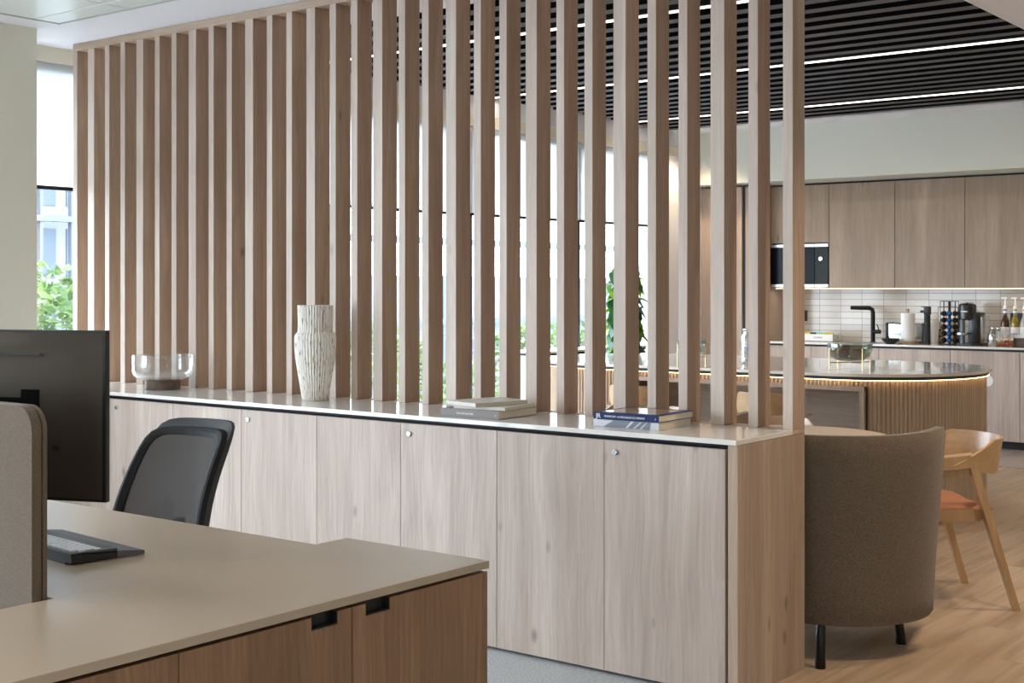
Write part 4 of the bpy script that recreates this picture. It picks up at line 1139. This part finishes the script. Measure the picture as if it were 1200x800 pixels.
# outlets
for x_, z_, w_, lb in ((-6.02, 1.145, .075, 'black socket on the tiles beside the last slat'), (-3.87, 1.14, .17, 'black double socket on the tiles behind the syrup bottles')):
    t = thing('wall_socket', lb, 'socket', (x_, YK - .0085, z_))
    MB().box(-w_ / 2 - .0, w_ / 2, -.008, 0, -.055, .055, b=.002).build('plate', BLACK, t)
    MB().lathe([(.0001, 0), (.022, 0), (.022, .003), (.0001, .001)], n=24, M=Matrix.Translation((-w_ / 2 + .04, -.008, 0)) @ Matrix.Rotation(PI / 2, 4, 'X')).build('socket_hole', GAP, t)
# syrup bottles
SX = [(-3.925, 12.34, (.12, .05, .015), 'amber', 'blue'), (-3.835, 12.34, (.42, .32, .05), 'golden', 'blue'), (-3.752, 12.34, (.62, .60, .56), 'clear', 'red')]
labn = ['syrup bottle with amber liquid and white pump, leftmost of the three', 'syrup bottle with golden liquid and white pump, middle of the three', 'clear syrup bottle with a red-banded neck at the right edge of the photo']
for (x_, y_, c, cn, band), lb in zip(SX, labn):
    t = thing('syrup_bottle', lb, 'bottle', (x_, y_, KZ), group='syrup bottles with pumps')
    m_ = mat(cn + '_syrup', c, .12, **{'Transmission Weight': .4})
    MB().lathe([(.0001, 0), (.036, 0), (.038, .005), (.038, .20), (.034, .225), (.022, .255), (.016, .275), (.015, .33), (.0001, .332)], n=28).build('bottle_body', m_, t, smooth=True)
    MB().lathe([(.0386, .05), (.0388, .05), (.0388, .17), (.0386, .17)], n=28).build('paper_label', WPAPER, t, smooth=True)
    MB().lathe([(.0155, .283), (.0175, .283), (.0175, .318), (.0155, .318)], n=20).build('neck_label', WPAPER, t, smooth=True)
    MB().lathe([(.0178, .284), (.018, .284), (.018, .296), (.0178, .296)], n=20).build('neck_band', mat(band + '_band', (.03, .12, .5) if band == 'blue' else (.6, .04, .04), .5), t, smooth=True)
    MB().lathe([(.0001, .332), (.017, .332), (.017, .352), (.007, .362), (.006, .425), (.0001, .425)], n=16).tube([(-.034, 0, .430), (.012, 0, .432)], .0065, 8).build('pump', mat('ivory_plastic', (.85, .80, .74), .4), t, smooth=True)
# jar and tub at the right end
t = thing('round_jar', 'squat round glass jar at the right end of the counter', 'jar', (-3.985, 12.24, KZ))
MB().lathe([(.0001, .002), (.045, .002), (.062, .02), (.068, .06), (.060, .11), (.042, .145), (.040, .155), (.038, .155), (.057, .11), (.065, .06), (.059, .022), (.0001, .008)], n=32).build('jar_body', JARG, t, smooth=True)
MB().lathe([(.0001, .156), (.043, .156), (.043, .168), (.0001, .17)], n=28).build('lid', JARG, t, smooth=True)
t = thing('clear_tub', 'clear plastic tub holding small red fruit at the right end of the counter', 'tub', (-3.83, 12.08, KZ))
tb = MB(); tb.box(-.075, .075, -.05, .05, 0, .003).box(-.078, -.075, -.052, .052, 0, .125).box(.075, .078, -.052, .052, 0, .125).box(-.078, .078, -.052, -.050, 0, .125).box(-.078, .078, .050, .052, 0, .125)
tb.build('tub_body', JARG, t)
rs = random.Random(5)
pos = [(-.055, -.025, 0), (-.02, -.03, 0), (.018, -.026, 0), (.053, -.028, 0), (-.038, .012, 0), (.0, .014, 0), (.038, .012, 0), (.02, -.008, .028)]
fr0 = None
frn = ['near left corner', 'near left middle', 'near right middle', 'near right corner', 'back left', 'back middle', 'back right', 'top of the pile']
for (dx, dy, dz), fn in zip(pos, frn):
    lc = (-3.83 + dx, 12.08 + dy, KZ + .020 + dz)
    if fr0 is None:
        fr0 = MB().ball((0, 0, 0), .0165, n=14).build('red_fruit', mat('glossy_red_fruit', (.55, .03, .03), .3), smooth=True, loc=lc); o = fr0
    else: o = dup(fr0, lc)
    tag(o, 'small round red fruit in the clear tub, %s' % fn, 'fruit', 'red fruits in the clear tub')
t = thing('dark_box', 'brown wooden box at the right edge of the photo on the kitchen counter', 'box', (-3.70, 12.10, KZ))
MB().box(-.06, .06, -.05, .05, 0, .08, b=.003).build('box_body', DKBASE, t)
MB().box(-.05, .05, -.04, .04, .0805, .11, b=.003).build('card_stack', WPAPER, t)

# ------------------------------------------------------------------ outside
gr = MB().box(-80, XW - .4, -20, 60, -3.2, -3.0).build('ground', mat('outdoor_paving', (.10, .10, .105), .9)); tag(gr, kind='structure')
def facade(name, label, x, y0, y1, z1, floors, bay, cw, cg, fh=3.1):
    t = thing(name, label, 'building', (x, (y0 + y1) / 2, -3))
    yc = (y0 + y1) / 2
    MB().box(-6, 0, y0 - yc, y1 - yc, 0, z1 + 3).build('wall', cw, t)
    ny = int((y1 - y0) / bay)
    for f in range(floors):
        for b in range(ny):
            yy = y0 - yc + (b + .18) * bay; z0 = .3 + f * fh
            if z0 + fh * .68 > z1 + 3: continue
            w_ = MB().box(.001, .03, yy, yy + bay * .64, z0, z0 + fh * .68).build('window', cg, t)
    fm = MB()
    for b in range(ny + 1):
        fm.box(.30, .42, b * bay + y0 - yc - .02 * fh, b * bay + y0 - yc + .02 * fh, 0, z1 + 3)
    for f in range(floors + 1):
        fm.box(.28, .45, y0 - yc, y1 - yc, f * fh - .03 * fh, f * fh + .05 * fh)
    fm.build('facade_grid', mat('facade_mullion', (.10, .115, .135), .8), t)
cw = mat('pale_cladding', (.20, .215, .235), .8); cg = mat('blue_grey_glazing', (.085, .11, .145), .6)
facade('office_building', 'pale gridded building outside the window left of the screen', -24, 11, 19, 9.5, 8, .7, cw, cg, 1.45)
facade('office_building', 'low pale building outside beyond the trees, seen between the slats', -34, 24, 62, 1.9, 2, 3.0, cw, mat('dusty_pink_blue_glazing', (.10, .085, .105), .7))
def tree(label, loc, h, r, n, seed, z0):
    rs = random.Random(seed)
    t = thing('leafy_tree', label, 'tree', (loc[0], loc[1], -3), group='trees outside the windows')
    MB().tube([(0, 0, 0), (.05, 0, h * .5), (0, 0, h * .85)], [.12, .09, .03]).build('trunk', mat('bark%d' % seed, (.15, .11, .08), .9), t)
    mb = MB()
    for k in range(n):
        # clumpy crown
        th = rs.random() * 6.283; ph = math.acos(2 * rs.random() - 1); rr = r * (.55 + .45 * rs.random())
        c = Vector((rr * math.sin(ph) * math.cos(th), rr * math.sin(ph) * math.sin(th), z0 + (h - z0) / 2 + (h - z0) / 2 * math.cos(ph) * (.75 + .25 * rs.random())))
        c += Vector((.25 * math.sin(c.z * 5 + c.y * 4), .25 * math.cos(c.x * 5), 0))
        u = Vector((rs.gauss(0, 1), rs.gauss(0, 1), rs.gauss(0, .6))).normalized(); v = u.cross(Vector((rs.gauss(0, 1), rs.gauss(0, 1), rs.gauss(0, 1)))).normalized()
        a_ = .085
        n0 = len(mb.v)
        mb.v += [c - u * a_, c + v * a_ * .5, c + u * a_, c - v * a_ * .5]; mb.f.append((n0, n0 + 1, n0 + 2, n0 + 3)); mb.m.append(k % 2)
    mb.build('crown', [TL1, TL2], t, fixn=False)
TL1 = leafm('bright_tree_leaf', (.10, .15, .05), (.12, .18, .05)); TL2 = leafm('mid_tree_leaf', (.055, .10, .03), (.07, .12, .035))
tree('light green tree outside the window left of the screen', (-14.2, 9.0), 4.75, 1.9, 7000, 1, .6)
tree('light green tree outside, seen between the middle slats left', (-14, 14.4), 3.9, 2.0, 5200, 2, .5)
tree('light green tree outside, seen between the middle slats', (-14, 19.2), 3.85, 1.9, 5200, 3, .5)
tree('light green tree outside, seen behind the potted plant', (-14, 24.2), 3.6, 2.3, 5200, 4, .4)

# ------------------------------------------------------------------ world + portals
w = bpy.data.worlds.new('overcast_sky'); sc.world = w; w.use_nodes = True
nt = w.node_tree; bg = nt.nodes['Background']
tc = nt.nodes.new('ShaderNodeTexCoord'); sx = nt.nodes.new('ShaderNodeSeparateXYZ'); nt.links.new(tc.outputs['Generated'], sx.inputs[0])
rp = nt.nodes.new('ShaderNodeValToRGB'); rp.color_ramp.elements[0].position = .0; rp.color_ramp.elements[0].color = (.58, .66, .75, 1)
rp.color_ramp.elements[1].position = .55; rp.color_ramp.elements[1].color = (.74, .87, 1.0, 1)
nt.links.new(sx.outputs[2], rp.inputs[0]); nt.links.new(rp.outputs[0], bg.inputs[0])
bg.inputs[1].default_value = 17.0
def portal(loc, rot, sx_, sy_):
    la = bpy.data.lights.new('window_portal', 'AREA'); la.shape = 'RECTANGLE'; la.size = sx_; la.size_y = sy_
    la.cycles.is_portal = True
    lo = bpy.data.objects.new('window_portal', la); COL.objects.link(lo); lo.location = loc; lo.rotation_euler = rot
portal((XW - .28, 7.4, 1.4), (0, -PI / 2, 0), 2.65, 7.2)
portal((XW - .28, .0, 1.4), (0, -PI / 2, 0), 2.65, 6.2)

# ------------------------------------------------------------------ camera
cam = bpy.data.cameras.new('camera'); co_ = bpy.data.objects.new('camera', cam); COL.objects.link(co_)
cam.sensor_width = 36; cam.lens = 36 * 1569.84 / 1200
cam.shift_y = (338 - 400) / 1200
cam.clip_start = .05; cam.clip_end = 300
co_.location = (0, 0, 1.42)
co_.rotation_euler = (PI / 2, 0, math.radians(37.8525))
sc.camera = co_
sc.view_settings.view_transform = 'Standard'
sc.view_settings.look = 'None'
sc.view_settings.exposure = 0.0
sc.cycles.max_bounces = 10; sc.cycles.diffuse_bounces = 5; sc.cycles.transparent_max_bounces = 16
sc.cycles.sample_clamp_indirect = 8
sc.cycles.use_denoising = True
